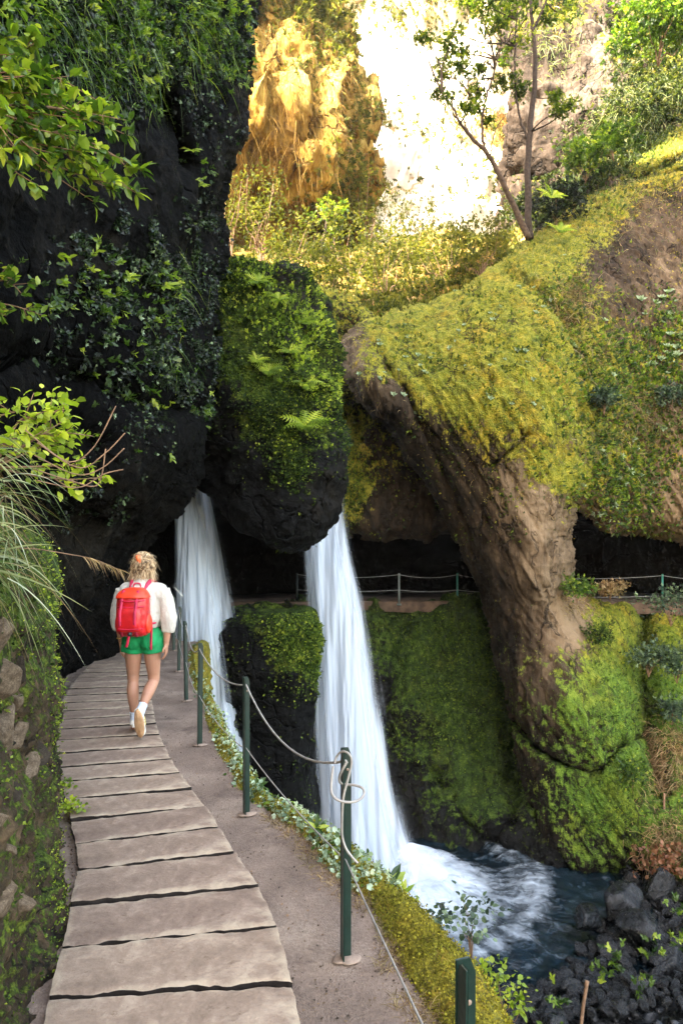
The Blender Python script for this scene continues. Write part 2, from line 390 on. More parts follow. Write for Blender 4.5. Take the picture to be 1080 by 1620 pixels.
def layer(name, poly, depth, mat, step=2.2, rpx=40, R=1.2, back=3., jit=5, disp=((.35, .5, 3), (.12, 2.2, 4)), aniso=None, anis_amp=.12, anis_f=(.5, 4.),
          moss=((0, 0, .5),), tone=((0, 0, .5),), creases=(), seed=1, nocut=False):
    poly = np.asarray(poly, float); x0, y0 = poly.min(0)-step*3; x1, y1 = poly.max(0)+step*3
    nx = int((x1-x0)/step)+2; ny = int((y1-y0)/step)+2
    gx, gy = np.meshgrid(np.linspace(x0, x1, nx), np.linspace(y0, y1, ny))
    q = np.stack([gx/26., gy/26., np.full_like(gx, seed*3.3)], -1)
    jx = jit*fbm(q, 4, seed+5, .6); jy = jit*fbm(q+40, 4, seed+6, .6)
    hx, hy = gx+jx, gy+jy
    sd, cx, cy = segdist(poly, hx, hy); ins = inside(poly, hx, hy); sd = np.where(ins, sd, -sd)
    D = tps(depth, gx, gy)
    t = np.clip(sd/rpx, 0, 1); D = D+R*(1-np.sqrt(np.clip(1-(1-t)**2, 0, 1)))
    for (line, wd, dp) in creases:
        d_, _, _ = segdist(line, gx+jx*.6, gy+jy*.6, False); D = D+dp*np.exp(-(d_/wd)**2)
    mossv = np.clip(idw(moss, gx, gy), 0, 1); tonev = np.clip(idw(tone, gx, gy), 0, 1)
    G = P3(gx, gy, D)
    N = gridnormals(G); 
    flip = (N*G).sum(-1) > 0; N[flip] *= -1
    sc = np.clip(D/16., .35, 3)
    dd = 0
    for (amp, fr, oc) in disp:
        dd = dd+amp*sc**.5*ridged(G*fr/sc[..., None]**.0+seed*7, oc, seed+3)*.6+amp*.4*fbm(G*fr*1.3+seed*11, oc, seed+9)
    if aniso is not None:
        a = np.asarray(aniso, float); a /= np.linalg.norm(a); al = (G*a).sum(-1, keepdims=True)
        q2 = (G-al*a)*anis_f[1]+al*a*anis_f[0]; dd = dd+anis_amp*ridged(q2, 3, seed+21)
    Gd = G+N*dd[..., None]
    outm = sd < 0
    if not nocut:                                    # the rim turns back into the rock: the shell has a real thickness
        tx = cx-(jx)+(cx-hx)*0; ix = gx+(cx-hx)*1.0; iy = gy+(cy-hy)*1.0
        cen = poly.mean(0)
        Gb = P3(ix+(ix-gx)*1.5, iy+(iy-gy)*1.5, D+R*.2+back)
        Gd = np.where(outm[..., None], Gb, Gd)
    vid = np.arange(nx*ny).reshape(ny, nx)
    q4 = np.stack([vid[:-1, :-1], vid[1:, :-1], vid[1:, 1:], vid[:-1, 1:]], -1).reshape(-1, 4)
    keepv = (sd > -step*1.6).ravel()
    anyin = (sd > 0).ravel()
    ok = keepv[q4].all(1) & anyin[q4].any(1)
    q4 = q4[ok]; used = np.unique(q4); remap = np.full(nx*ny, -1); remap[used] = np.arange(len(used)); q4 = remap[q4]
    V = Gd.reshape(-1, 3)[used]
    o = mk(name, V, [q4], mat, attrs={'moss': mossv.ravel()[used], 'tone': tonev.ravel()[used]})
    Nd = gridnormals(Gd); fl = (Nd*Gd).sum(-1) > 0; Nd[fl] *= -1
    sel = used[(sd.ravel()[used] > step)]
    info = dict(o=o, P=Gd.reshape(-1, 3)[sel], N=Nd.reshape(-1, 3)[sel], px=gx.ravel()[sel], py=gy.ravel()[sel], moss=mossv.ravel()[sel], Y=D.ravel()[sel])
    return info
def pick(info, n, fn=None, mossw=2.):
    w_ = info['moss']**mossw*(info['Y'] if 'Y' in info else 1.)
    if fn is not None: w_ = w_*fn(info['px'], info['py'])
    w_ = w_/w_.sum(); i = rng.choice(len(w_), n, p=w_)
    P = info['P'][i]+rng.normal(size=(n, 3))*.015
    return P, info['N'][i], info['px'][i], info['py'][i]
def scatter(info, n, T, size, fn=None, mossw=2., out=.5, up=.2, rnd=None, clump=.0):
    P, N, px, py = pick(info, n, fn, mossw)
    X = N*out+rdir(n)*.7+np.array([0, 0, up]); s = size*(.6+.8*rng.random(n))
    return inst(T, P-N*.01, X, N+rdir(n)*.5, s, s*.8, rnd)
def surf(name, rows, nu, nv, mat, disp=((.05, 2., 4),), seed=1, flip=False, moss=None, tone=None, mask=None, uv=False):
    """grid through rows of world points; moss/tone are arrays given per row x col and interpolated"""
    R = np.asarray(rows, float)
    A = catmull(R, np.linspace(0, 1, nv)); G = catmull(A.transpose(1, 0, 2), np.linspace(0, 1, nu)).transpose(1, 0, 2)
    N = gridnormals(G, flip); dd = 0
    for (amp, fr, oc) in disp: dd = dd+amp*(.6*ridged(G*fr+seed*5, oc, seed)+.4*fbm(G*fr*1.4, oc, seed+4))
    if mask is not None: dd = dd*mask(G)
    G2 = G+N*np.asarray(dd)[..., None]
    f2 = lambda a, dv: np.full(G.shape[:2], dv) if a is None else catmull(catmull(np.asarray(a, float), np.linspace(0, 1, nv)).T, np.linspace(0, 1, nu)).T
    mv = np.clip(f2(moss, .5), 0, 1); tv = np.clip(f2(tone, .5), 0, 1)
    Fc = gridfaces(nu, nv); Fc = Fc[:, ::-1] if flip else Fc
    o = mk(name, G2.reshape(-1, 3), [Fc], mat, attrs={'moss': mv.ravel(), 'tone': tv.ravel()})
    N2 = gridnormals(G2, flip)
    Pf = G2.reshape(-1, 3); pxf = 540+Pf[:, 0]/np.maximum(Pf[:, 1], .1)*F; pyf = 860-(Pf[:, 2]-EYE)/np.maximum(Pf[:, 1], .1)*F
    return dict(o=o, P=Pf, N=N2.reshape(-1, 3), px=pxf, py=pyf, moss=mv.ravel(), G=G2)
# ================================================================== THE SETTING
TUFF = ((.009, .006, .0035), (.060, .040, .022), (.21, .148, .088))
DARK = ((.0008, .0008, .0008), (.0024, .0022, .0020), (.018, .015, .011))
BROWN = ((.005, .0035, .002), (.036, .024, .012), (.14, .092, .05))
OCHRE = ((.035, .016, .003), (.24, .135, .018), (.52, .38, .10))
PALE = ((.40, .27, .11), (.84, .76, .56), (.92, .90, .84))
MOSS_Y = ((.034, .042, .006), (.17, .175, .015), (.42, .35, .04))
MOSS_G = ((.006, .012, .003), (.035, .060, .007), (.13, .165, .018))
MOSS_D = ((.0015, .003, .002), (.006, .011, .005), (.028, .042, .013))
M_arch = rockmat('arch_rock', TUFF, MOSS_Y, rough=.85, bump=.75, rot=(0, math.radians(-31), 0), stretch=(1.3, 1, .16), moss_bias=.58, damp=(-2.2, .9))
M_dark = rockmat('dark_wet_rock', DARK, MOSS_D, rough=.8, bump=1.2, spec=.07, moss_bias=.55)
M_wall = rockmat('mossy_wall_rock', BROWN, MOSS_G, rough=.8, scale=3., bump=.8, moss_bias=.5)
M_block = rockmat('hanging_boulder_rock', DARK, MOSS_G, rough=.6, bump=1.1, spec=.12, moss_bias=.55)
M_low = rockmat('lower_cliff_rock', DARK, ((.012, .025, .005), (.030, .055, .008), (.10, .15, .018)), rough=.6, bump=1., moss_bias=.5, rot=(0, math.radians(-20), 0), stretch=(1, 1, .4))
M_gold = rockmat('golden_cliff_rock', OCHRE, MOSS_Y, rough=.9, scale=.45, bump=.9, rot=(0, math.radians(14), 0), stretch=(1.5, 1.5, .16), moss_bias=.75)
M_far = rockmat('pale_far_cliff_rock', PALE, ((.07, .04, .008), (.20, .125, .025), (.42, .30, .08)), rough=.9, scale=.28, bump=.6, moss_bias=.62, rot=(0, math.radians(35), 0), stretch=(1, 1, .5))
M_up = rockmat('upper_cliff_rock', ((.010, .007, .005), (.048, .034, .024), (.135, .108, .085)), MOSS_Y, rough=.9, scale=.7, bump=.9, stretch=(1, 1, .35), moss_bias=.72)
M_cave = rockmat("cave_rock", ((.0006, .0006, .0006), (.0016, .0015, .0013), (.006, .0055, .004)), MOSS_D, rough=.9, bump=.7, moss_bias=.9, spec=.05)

# ---- far cliffs
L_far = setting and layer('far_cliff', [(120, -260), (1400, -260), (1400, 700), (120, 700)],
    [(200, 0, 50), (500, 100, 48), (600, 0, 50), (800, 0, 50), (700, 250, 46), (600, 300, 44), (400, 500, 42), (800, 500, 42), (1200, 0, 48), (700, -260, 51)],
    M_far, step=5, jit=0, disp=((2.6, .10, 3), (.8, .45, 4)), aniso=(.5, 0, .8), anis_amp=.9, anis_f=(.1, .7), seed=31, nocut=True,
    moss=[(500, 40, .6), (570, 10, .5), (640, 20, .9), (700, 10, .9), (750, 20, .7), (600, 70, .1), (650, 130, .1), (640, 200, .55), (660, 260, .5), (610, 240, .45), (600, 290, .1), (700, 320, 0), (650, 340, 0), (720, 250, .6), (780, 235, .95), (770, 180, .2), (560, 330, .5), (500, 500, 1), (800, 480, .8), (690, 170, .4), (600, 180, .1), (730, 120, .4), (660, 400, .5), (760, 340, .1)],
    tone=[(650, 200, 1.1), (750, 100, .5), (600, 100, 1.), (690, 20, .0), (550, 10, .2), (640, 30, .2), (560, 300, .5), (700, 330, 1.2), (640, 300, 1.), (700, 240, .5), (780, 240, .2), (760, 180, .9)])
setting(L_far['o'])
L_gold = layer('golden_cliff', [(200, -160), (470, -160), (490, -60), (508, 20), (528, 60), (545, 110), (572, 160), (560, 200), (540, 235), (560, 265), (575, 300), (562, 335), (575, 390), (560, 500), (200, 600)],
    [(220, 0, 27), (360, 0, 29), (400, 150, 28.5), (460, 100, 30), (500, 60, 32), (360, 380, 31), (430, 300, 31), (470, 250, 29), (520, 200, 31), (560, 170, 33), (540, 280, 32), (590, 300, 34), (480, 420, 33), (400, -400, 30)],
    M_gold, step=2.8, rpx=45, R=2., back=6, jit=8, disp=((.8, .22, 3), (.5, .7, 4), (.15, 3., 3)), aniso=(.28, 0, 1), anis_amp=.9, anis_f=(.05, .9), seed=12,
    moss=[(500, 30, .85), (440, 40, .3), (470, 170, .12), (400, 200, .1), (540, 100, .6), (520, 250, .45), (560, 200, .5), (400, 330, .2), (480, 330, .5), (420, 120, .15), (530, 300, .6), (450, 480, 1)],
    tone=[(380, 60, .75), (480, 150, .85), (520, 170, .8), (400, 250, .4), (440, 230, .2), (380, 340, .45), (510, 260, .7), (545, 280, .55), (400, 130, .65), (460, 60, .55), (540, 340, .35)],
    creases=[([(395, 10), (415, 60), (425, 130)], 30, 1.0), ([(470, 215), (440, 250), (410, 330)], 30, 1.1)])
setting(L_gold['o'])
L_up = layer('upper_right_cliff', [(806, 175), (830, -60), (850, -260), (1500, -260), (1500, 420), (806, 420)],
    [(815, 200, 27), (820, 350, 27), (870, 100, 27), (900, 250, 26), (950, 50, 28), (1000, 200, 25), (1050, 100, 26), (870, 370, 24), (940, 330, 23.5), (1100, 200, 24), (1400, 0, 24), (900, -600, 34)],
    M_up, step=2.6, rpx=25, R=2., back=5, jit=6, disp=((1., .2, 3), (.35, .9, 4), (.1, 3, 3)), aniso=(.1, 0, 1), anis_amp=.3, anis_f=(.08, .9), seed=15,
    moss=[(820, 250, .2), (880, 40, .75), (930, 130, .45), (860, 150, .2), (900, 180, .15), (940, 170, .1), (980, 120, .7), (1060, 150, .8), (1000, 250, .85), (1060, 60, .75), (860, 330, .6), (900, 300, .35)],
    tone=[(820, 250, .5), (900, 160, .75), (945, 100, .8), (970, 150, .8), (880, 240, .3), (1020, 100, .5), (860, 90, .3)],
    creases=[([(936, -20), (932, 100), (925, 200)], 7, 1.2), ([(830, 280), (870, 300), (900, 270)], 16, 1.2)])
setting(L_up['o'])
# ---- far slope of soil the shrubs grow from
L_slope = layer('far_slope', [(150, 395), (350, 385), (480, 400), (600, 395), (700, 375), (780, 385), (850, 345), (850, 540), (150, 540)],
    [(350, 390, 33), (500, 400, 33), (700, 370, 33), (780, 380, 30), (350, 480, 22), (500, 520, 21), (600, 500, 21), (700, 470, 22), (780, 420, 24), (500, 600, 20), (850, 380, 24), (850, 540, 22), (700, 560, 21), (200, 560, 21)],
    M_far, step=4, rpx=20, R=1, back=4, disp=((.6, .3, 3), (.2, 1.2, 3)), seed=18, moss=[(0, 0, 1)], tone=[(0, 0, .4)])
setting(L_slope['o'])

# ---- the great arch of rock on the right
ARCH = [(531, 552), (545, 530), (575, 508), (620, 492), (680, 483), (735, 458), (800, 408), (860, 366), (930, 310), (1000, 258), (1080, 190), (1250, 70), (1400, -20), (1400, 870),
        (1080, 862), (1040, 852), (1000, 842), (960, 838), (930, 812), (912, 800), (905, 822), (902, 860), (908, 900), (902, 935), (925, 948), (960, 958), (1080, 962), (1400, 968),
        (1400, 1480), (1080, 1400), (1000, 1372), (940, 1400), (880, 1410), (850, 1345), (828, 1250), (812, 1170), (797, 1080), (775, 990), (752, 915), (722, 855), (692, 800), (655, 735), (618, 680), (575, 640), (545, 605)]
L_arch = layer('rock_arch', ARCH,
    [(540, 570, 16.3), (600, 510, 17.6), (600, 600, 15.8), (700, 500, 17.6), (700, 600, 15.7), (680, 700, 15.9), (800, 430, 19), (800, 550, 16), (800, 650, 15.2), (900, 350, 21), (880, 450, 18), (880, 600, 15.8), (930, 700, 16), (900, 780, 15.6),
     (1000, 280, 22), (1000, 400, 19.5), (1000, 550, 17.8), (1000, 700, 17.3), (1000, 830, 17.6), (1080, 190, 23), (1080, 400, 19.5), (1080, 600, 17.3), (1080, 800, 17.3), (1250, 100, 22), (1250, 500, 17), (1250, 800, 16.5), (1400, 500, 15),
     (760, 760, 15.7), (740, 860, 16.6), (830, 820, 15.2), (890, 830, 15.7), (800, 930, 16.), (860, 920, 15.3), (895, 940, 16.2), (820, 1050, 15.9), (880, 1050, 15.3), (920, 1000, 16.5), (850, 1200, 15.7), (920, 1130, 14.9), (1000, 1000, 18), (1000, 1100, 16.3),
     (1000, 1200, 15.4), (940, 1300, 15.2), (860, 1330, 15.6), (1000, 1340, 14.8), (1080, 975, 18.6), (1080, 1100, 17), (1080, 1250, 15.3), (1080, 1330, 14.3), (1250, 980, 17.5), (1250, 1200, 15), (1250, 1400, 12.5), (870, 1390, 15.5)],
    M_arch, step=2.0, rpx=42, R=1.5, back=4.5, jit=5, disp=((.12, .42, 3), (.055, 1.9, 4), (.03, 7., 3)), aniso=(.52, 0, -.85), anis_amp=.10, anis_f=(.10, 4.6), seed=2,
    moss=[(545, 570, .25), (560, 530, .3), (600, 520, .8), (590, 560, .6), (620, 640, .12), (640, 560, .85), (700, 500, .95), (700, 560, 1), (680, 620, .85), (680, 700, .35), (730, 620, .9), (760, 500, 1), (780, 560, 1), (800, 650, 1), (860, 480, .9), (840, 560, 1),
          (880, 640, 1), (900, 760, .95), (850, 740, .85), (780, 700, .7), (740, 740, .35), (720, 790, .25), (800, 760, .3), (850, 800, .25), (830, 870, .15), (870, 870, .08), (880, 960, .05), (840, 940, .2), (830, 1040, .4), (780, 960, .35), (860, 1080, .35), (890, 1000, .1),
          (905, 1050, .5), (900, 1130, .75), (950, 1060, .95), (980, 1120, .95), (860, 1150, .5), (840, 1220, .4), (880, 1260, .5), (920, 1250, .8), (960, 1290, .95), (900, 1330, .6), (860, 1340, .3), (1000, 1230, .9), (950, 1350, .6), (960, 980, .9), (1040, 1000, .95),
          (1050, 1080, .8), (1060, 1200, .6), (1060, 1300, .7), (940, 370, .7), (880, 400, .9), (960, 330, .8), (1040, 260, .85), (1000, 380, .2), (960, 430, .1), (1040, 350, .15), (1060, 450, .3), (1000, 480, .3), (930, 480, .5), (940, 560, .75), (1000, 600, .6), (1050, 560, .5), (1060, 700, .5),
          (980, 680, .7), (1000, 780, .6), (940, 780, .6), (1060, 800, .15), (1070, 640, .25)],
    tone=[(560, 580, .75), (600, 600, .45), (620, 660, .1), (680, 720, .15), (730, 790, .2), (700, 800, .1), (770, 930, .1), (790, 1020, .0), (730, 760, .25), (790, 760, .85), (830, 800, .85), (860, 840, .95), (800, 870, .55), (760, 880, .25), (860, 900, .8), (880, 960, 1.), (890, 1010, 1.1), (820, 960, .5), (780, 960, .2), (840, 1050, .45), (800, 1040, .2), (850, 1150, .2),  # shade on the leg's left flank and light on its right painted in
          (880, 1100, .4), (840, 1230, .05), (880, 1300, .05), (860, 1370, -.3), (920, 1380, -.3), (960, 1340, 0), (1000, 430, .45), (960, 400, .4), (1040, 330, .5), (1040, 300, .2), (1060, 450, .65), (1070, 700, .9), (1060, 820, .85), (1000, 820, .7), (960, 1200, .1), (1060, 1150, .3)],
    creases=[([(815, 1140), (850, 1185), (890, 1208), (930, 1222), (955, 1212), (975, 1185), (1015, 1160)], 7, 1.3), ([(830, 690), (805, 715), (780, 735)], 8, .8), ([(900, 300), (960, 300), (1010, 290), (1080, 270)], 5, .5),
             ([(905, 470), (900, 540), (915, 620), (930, 700), (925, 780)], 22, .4), ([(800, 440), (850, 465), (890, 520)], 16, .6), ([(600, 560), (650, 640), (700, 740), (745, 850), (790, 1000), (815, 1150)], 9, .35),
             ([(1000, 290), (1080, 250)], 6, .8), ([(1015, 970), (1012, 1060), (1020, 1150), (1040, 1250)], 18, 1.2)])
setting(L_arch['o'])
# ---- rock seen through the gap between boulder and arch
L_gap = layer('gap_rock', [(430, 440), (560, 470), (640, 560), (760, 700), (770, 842), (700, 838), (650, 846), (560, 842), (430, 850)],
    [(540, 560, 19), (600, 700, 18.7), (560, 800, 18.7), (700, 800, 19), (450, 700, 19), (650, 650, 19)],
    M_arch, step=2.4, rpx=20, R=.8, back=5, disp=((.35, .6, 3), (.12, 2.5, 4)), aniso=(.4, 0, -.9), anis_amp=.1, anis_f=(.2, 3), seed=9,
    moss=[(545, 600, .6), (550, 700, .85), (560, 780, .9), (590, 700, .45), (600, 800, .2), (640, 820, .2)], tone=[(0, 0, .22)])
setting(L_gap['o'])
# ---- dark cave behind the falls and the levada path running through it
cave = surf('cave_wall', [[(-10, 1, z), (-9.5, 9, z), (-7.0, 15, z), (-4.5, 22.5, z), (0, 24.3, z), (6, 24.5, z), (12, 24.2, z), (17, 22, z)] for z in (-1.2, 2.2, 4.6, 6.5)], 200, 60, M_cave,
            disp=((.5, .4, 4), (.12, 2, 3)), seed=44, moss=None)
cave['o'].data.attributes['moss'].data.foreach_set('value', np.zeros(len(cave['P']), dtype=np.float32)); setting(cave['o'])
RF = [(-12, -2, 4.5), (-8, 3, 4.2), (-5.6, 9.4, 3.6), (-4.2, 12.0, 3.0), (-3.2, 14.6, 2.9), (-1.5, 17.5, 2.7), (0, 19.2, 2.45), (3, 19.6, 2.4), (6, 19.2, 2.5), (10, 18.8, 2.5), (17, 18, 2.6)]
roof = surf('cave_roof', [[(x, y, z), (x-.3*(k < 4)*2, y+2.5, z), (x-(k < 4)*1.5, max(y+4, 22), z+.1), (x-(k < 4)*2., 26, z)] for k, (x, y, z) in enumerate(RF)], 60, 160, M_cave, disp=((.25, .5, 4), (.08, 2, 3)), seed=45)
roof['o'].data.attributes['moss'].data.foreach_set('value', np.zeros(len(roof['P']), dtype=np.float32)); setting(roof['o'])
# right cave fills in behind the arch opening
L_low = layer('lower_cliff', [(270, 975), (380, 985), (480, 962), (560, 958), (640, 966), (700, 962), (760, 955), (900, 958), (905, 1470), (270, 1480)],
    [(300, 1000, 18.8), (480, 970, 19.3), (600, 970, 19.5), (740, 960, 19.4), (600, 1050, 18.6), (700, 1050, 18.9), (780, 1050, 18.9), (560, 1200, 18.3), (700, 1150, 18.), (780, 1200, 17.9), (600, 1320, 17.6), (720, 1300, 17.0), (800, 1320, 16.3), (850, 1380, 15.6), (400, 1300, 17.6), (850, 1450, 15.2), (600, 1450, 17.4)],
    M_low, step=2.2, rpx=26, R=.7, back=2.5, jit=5, disp=((.5, .5, 3), (.14, 2., 4), (.04, 8, 3)), aniso=(.3, 0, -.95), anis_amp=.16, anis_f=(.2, 3.2), seed=5,
    moss=[(590, 1000, .5), (610, 980, .7), (650, 990, 1), (700, 1000, 1), (750, 1020, 1), (650, 1060, .85), (700, 1100, 1), (760, 1150, 1), (640, 1150, .5), (600, 1100, .15), (580, 1200, .1), (640, 1250, .2), (700, 1220, .65), (760, 1260, .85), (720, 1300, .3), (800, 1250, .7), (800, 1330, .2), (500, 1100, .1), (620, 1330, .05), (850, 1400, .1), (400, 1000, .2)],
    tone=[(600, 1000, .5), (700, 1100, .5), (600, 1250, .2), (800, 1330, .1)],
    creases=[([(640, 1000), (620, 1080), (600, 1160)], 16, .5), ([(700, 1230), (740, 1300), (800, 1350)], 14, .5), ([(790, 1150), (810, 1300)], 14, .8)])
setting(L_low['o'])

# ---- dark overhanging cliff on the left, with the tunnel the path enters
LEFT = [(-420, -700), (395, -700), (392, -40), (388, 60), (384, 130), (376, 215), (358, 300), (352, 335), (345, 400), (336, 430), (333, 520), (324, 600), (314, 655), (306, 700), (297, 735), (283, 772), (268, 802), (243, 838), (222, 878), (205, 925), (192, 965), (182, 1005), (172, 1040), (150, 1055), (118, 1080), (96, 1118), (60, 1160), (-100, 1250), (-420, 1300)]
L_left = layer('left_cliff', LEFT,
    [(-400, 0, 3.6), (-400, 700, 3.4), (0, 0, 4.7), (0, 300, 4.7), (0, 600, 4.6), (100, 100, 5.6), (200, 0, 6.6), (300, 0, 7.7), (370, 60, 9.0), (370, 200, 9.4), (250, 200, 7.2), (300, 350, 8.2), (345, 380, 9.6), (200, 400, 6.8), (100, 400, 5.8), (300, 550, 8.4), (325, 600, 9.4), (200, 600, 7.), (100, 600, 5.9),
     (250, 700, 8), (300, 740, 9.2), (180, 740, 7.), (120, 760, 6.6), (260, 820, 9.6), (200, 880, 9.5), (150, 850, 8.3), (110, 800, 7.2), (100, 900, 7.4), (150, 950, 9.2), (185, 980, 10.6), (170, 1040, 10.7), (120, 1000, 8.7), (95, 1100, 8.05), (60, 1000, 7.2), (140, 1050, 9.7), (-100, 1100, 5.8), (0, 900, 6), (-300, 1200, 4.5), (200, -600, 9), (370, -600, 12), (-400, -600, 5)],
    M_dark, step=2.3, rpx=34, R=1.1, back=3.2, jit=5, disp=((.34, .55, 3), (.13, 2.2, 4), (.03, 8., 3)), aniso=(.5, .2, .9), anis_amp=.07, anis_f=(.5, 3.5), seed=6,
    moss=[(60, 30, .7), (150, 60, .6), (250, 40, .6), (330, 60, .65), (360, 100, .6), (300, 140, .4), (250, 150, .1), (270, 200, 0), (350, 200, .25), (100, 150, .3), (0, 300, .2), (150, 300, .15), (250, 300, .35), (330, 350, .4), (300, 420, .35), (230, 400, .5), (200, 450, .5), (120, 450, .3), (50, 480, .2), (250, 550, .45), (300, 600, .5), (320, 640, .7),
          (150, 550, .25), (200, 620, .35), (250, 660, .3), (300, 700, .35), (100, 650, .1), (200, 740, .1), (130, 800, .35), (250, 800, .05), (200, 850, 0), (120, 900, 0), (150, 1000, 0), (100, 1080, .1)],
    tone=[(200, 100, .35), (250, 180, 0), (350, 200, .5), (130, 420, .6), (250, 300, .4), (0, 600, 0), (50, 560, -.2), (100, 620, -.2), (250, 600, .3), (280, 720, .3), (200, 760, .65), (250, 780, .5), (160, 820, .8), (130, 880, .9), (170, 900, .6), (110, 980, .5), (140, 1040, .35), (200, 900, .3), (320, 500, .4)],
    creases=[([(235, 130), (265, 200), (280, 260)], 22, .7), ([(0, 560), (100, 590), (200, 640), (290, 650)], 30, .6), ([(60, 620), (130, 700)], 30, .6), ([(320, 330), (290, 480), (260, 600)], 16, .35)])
setting(L_left['o'])
# unseen cliff above and behind, heights shaped to keep sun off the foreground
TOPS = [(-4.2, -24, 36), (-3.6, -10, 39), (-2.9, 0, 39), (-3.2, 4, 37), (-3.8, 9.5, 33), (-5.0, 13, 25), (-12, 17.5, 15)]
up = surf('left_cliff_sun_block', [[(x-(1.2 if f == 0 else 0), y, 4.2+(h-4.2)*f) for x, y, h in TOPS] for f in (1, .6, .3, 0)], 140, 70, M_dark, disp=((.8, .25, 4),), seed=61, flip=False)
setting(up['o'])
upc = surf('left_cliff_back', [[(-14, -24, z), (-11, -6, z), (-12, 4, z), (-13, 12, z), (-14, 19, z)] for z in (14, 16)], 30, 6, M_dark, disp=((.3, .3, 3),), seed=62)
setting(upc['o'])


# ---- path, its edge and the drop to the pool
EDGE_L = [(-.55, -3), (-.75, 0), (-1.02, 2.2), (-1.12, 2.7), (-1.40, 3.5), (-2.02, 4.9), (-2.65, 6.4), (-3.25, 7.9), (-3.75, 9.6), (-4.3, 11.5), (-4.6, 14)]
EDGE_R = [(.62, -3), (.62, 0), (.43, 2.2), (.33, 2.7), (.17, 3.3), (-.02, 3.65), (-.15, 4.0), (-.40, 4.4), (-.68, 4.8), (-1.05, 5.9), (-1.54, 7.56), (-2.02, 9.2), (-2.5, 11.5), (-2.6, 14)]
M_path, _nt, _out = newmat('gritty_path'); g = NG(_nt); p = g.coord()
n1 = g.noise(p, 2.2, 6, .6); n2 = g.noise(p, 55, 6, .7); n3 = g.vor(p, 140)
c = g.ramp(g.math('ADD', g.math('MULTIPLY', n1, .6), g.math('MULTIPLY', n2, .4)), [(.30, (.10, .070, .050)), (.50, (.21, .152, .115)), (.68, (.36, .28, .21))])
ms = g.map(g.math('ADD', g.attr('moss'), g.math('MULTIPLY', g.math('SUBTRACT', g.noise(p, 9, 7, .7), .5), 1.6)), .45, .75)
c = g.mix(ms, c, g.mix(g.map(n2, .35, .65), (.16, .13, .03), (.30, .25, .03)))
c = g.mix(g.map(g.noise(p, 1.3, 7, .7, .8), .52, .66, 0, .6), c, (.085, .058, .044))
c = g.mix(g.map(g.vor(p, 38), .0, .16, .7, 0.), c, (.07, .05, .04))
g.pbr(_out, c, .9, .3, g.bump(g.math('ADD', n2, g.math('MULTIPLY', n3, .5)), .7, .016))
rows = []; mrow = []
for yy in np.linspace(-3, 14, 40):
    l = np.array([np.interp(yy, [q[1] for q in EDGE_L], [q[0] for q in EDGE_L]), yy, 0]); r = np.array([np.interp(yy, [q[1] for q in EDGE_R], [q[0] for q in EDGE_R]), yy, 0])
    rows.append([l+np.array([-.9, 0, .02]), l+np.array([-.05, 0, .0]), l*.6+r*.4, l*.25+r*.75, r+np.array([-.10, 0, 0]), r+np.array([.02, 0, -.015])])
    mrow.append([.2, .0, 0, 0, .12, .75])
path = surf('path', rows, 120, 420, M_path, disp=((.006, 3, 3), (.004, 18, 3)), seed=3, moss=mrow)
setting(path['o'])
# mossy rim: x offset outwards and height, per depth
RIM = []; RM = []; RT = []
YS = [(-3, .3), (0, .28), (1.4, .22), (2.2, .16), (2.7, .18), (3.0, .16), (3.3, .14), (3.65, .13), (4.0, .10), (4.4, .09), (4.8, .07), (5.4, .06), (5.9, .05), (6.7, .05), (7.56, .05), (9.2, .06), (11.5, .1), (14, .1)]
er = np.array(EDGE_R)
for (y, wd) in YS:
    x = float(np.interp(y, er[:, 1], er[:, 0]))
    sx_ = 1.
    RIM.append([(x-.02, y, -.02), (x+.05, y, .025), (x+wd*.6+.03, y, .03), (x+wd+.06, y+.05, -.05), (x+wd+.10, y+.1, -.35), (x+wd+.05, y+.2, -1.2), (x+wd-.15, y+.25, -2.8), (x+wd-.1, y+.3, -4.4), (x+wd+.2, y+.4, -6.2)])
    RM.append([.6, .95, 1, 1, .8, .5, .4, .3, .1]); RT.append([.5]*9)
M_rim = rockmat('mossy_rim_rock', BROWN, ((.04, .038, .008), (.19, .165, .018), (.40, .33, .035)), rough=.9, scale=4., bump=.7, moss_bias=.45)
rim = surf('path_edge', RIM, 220, 700, M_rim, disp=((.09, 1.9, 4), (.03, 8, 4)), seed=8, moss=RM, tone=RT, mask=lambda G: np.clip((.12-G[..., 2])*2.0+.25, .25, 4))
setting(rim['o'])

# ---- mossy dry wall on the left of the path
el = np.array(EDGE_L); WR = []; WM = []; WT = []
for y in (-2, -.5, .8, 1.6, 2.2, 2.8, 3.4, 4.2, 5.0, 6.0, 7.2, 8.3):
    x = float(np.interp(y, el[:, 1], el[:, 0])); h = float(np.interp(y, [0, 1.6, 2.4, 3.2, 4.2, 5.5, 7.2, 8.3], [2.15, 2.15, 1.95, 1.75, 1.60, 1.5, 1.4, 1.4]))
    WR.append([(x-.03, y, -.05), (x-.13, y, .12), (x-.19, y, h*.3), (x-.17, y, h*.55), (x-.16, y, h*.8), (x-.20, y, h*.97), (x-.42, y, h+.05), (x-1., y, h+.1), (x-2.2, y, h+.35)])
    WM.append([.2, .42, .45, .45, .65, .95, 1, 1, 1]); WT.append([.5, .5, .55, .55, .5, .5, .4, .3, .3])
wall = surf('wall_left', WR, 260, 680, M_wall, disp=((.16, 1.6, 4), (.09, 4.5, 4), (.02, 18, 3)), seed=14, moss=WM, tone=WT, flip=True)
setting(wall['o'])

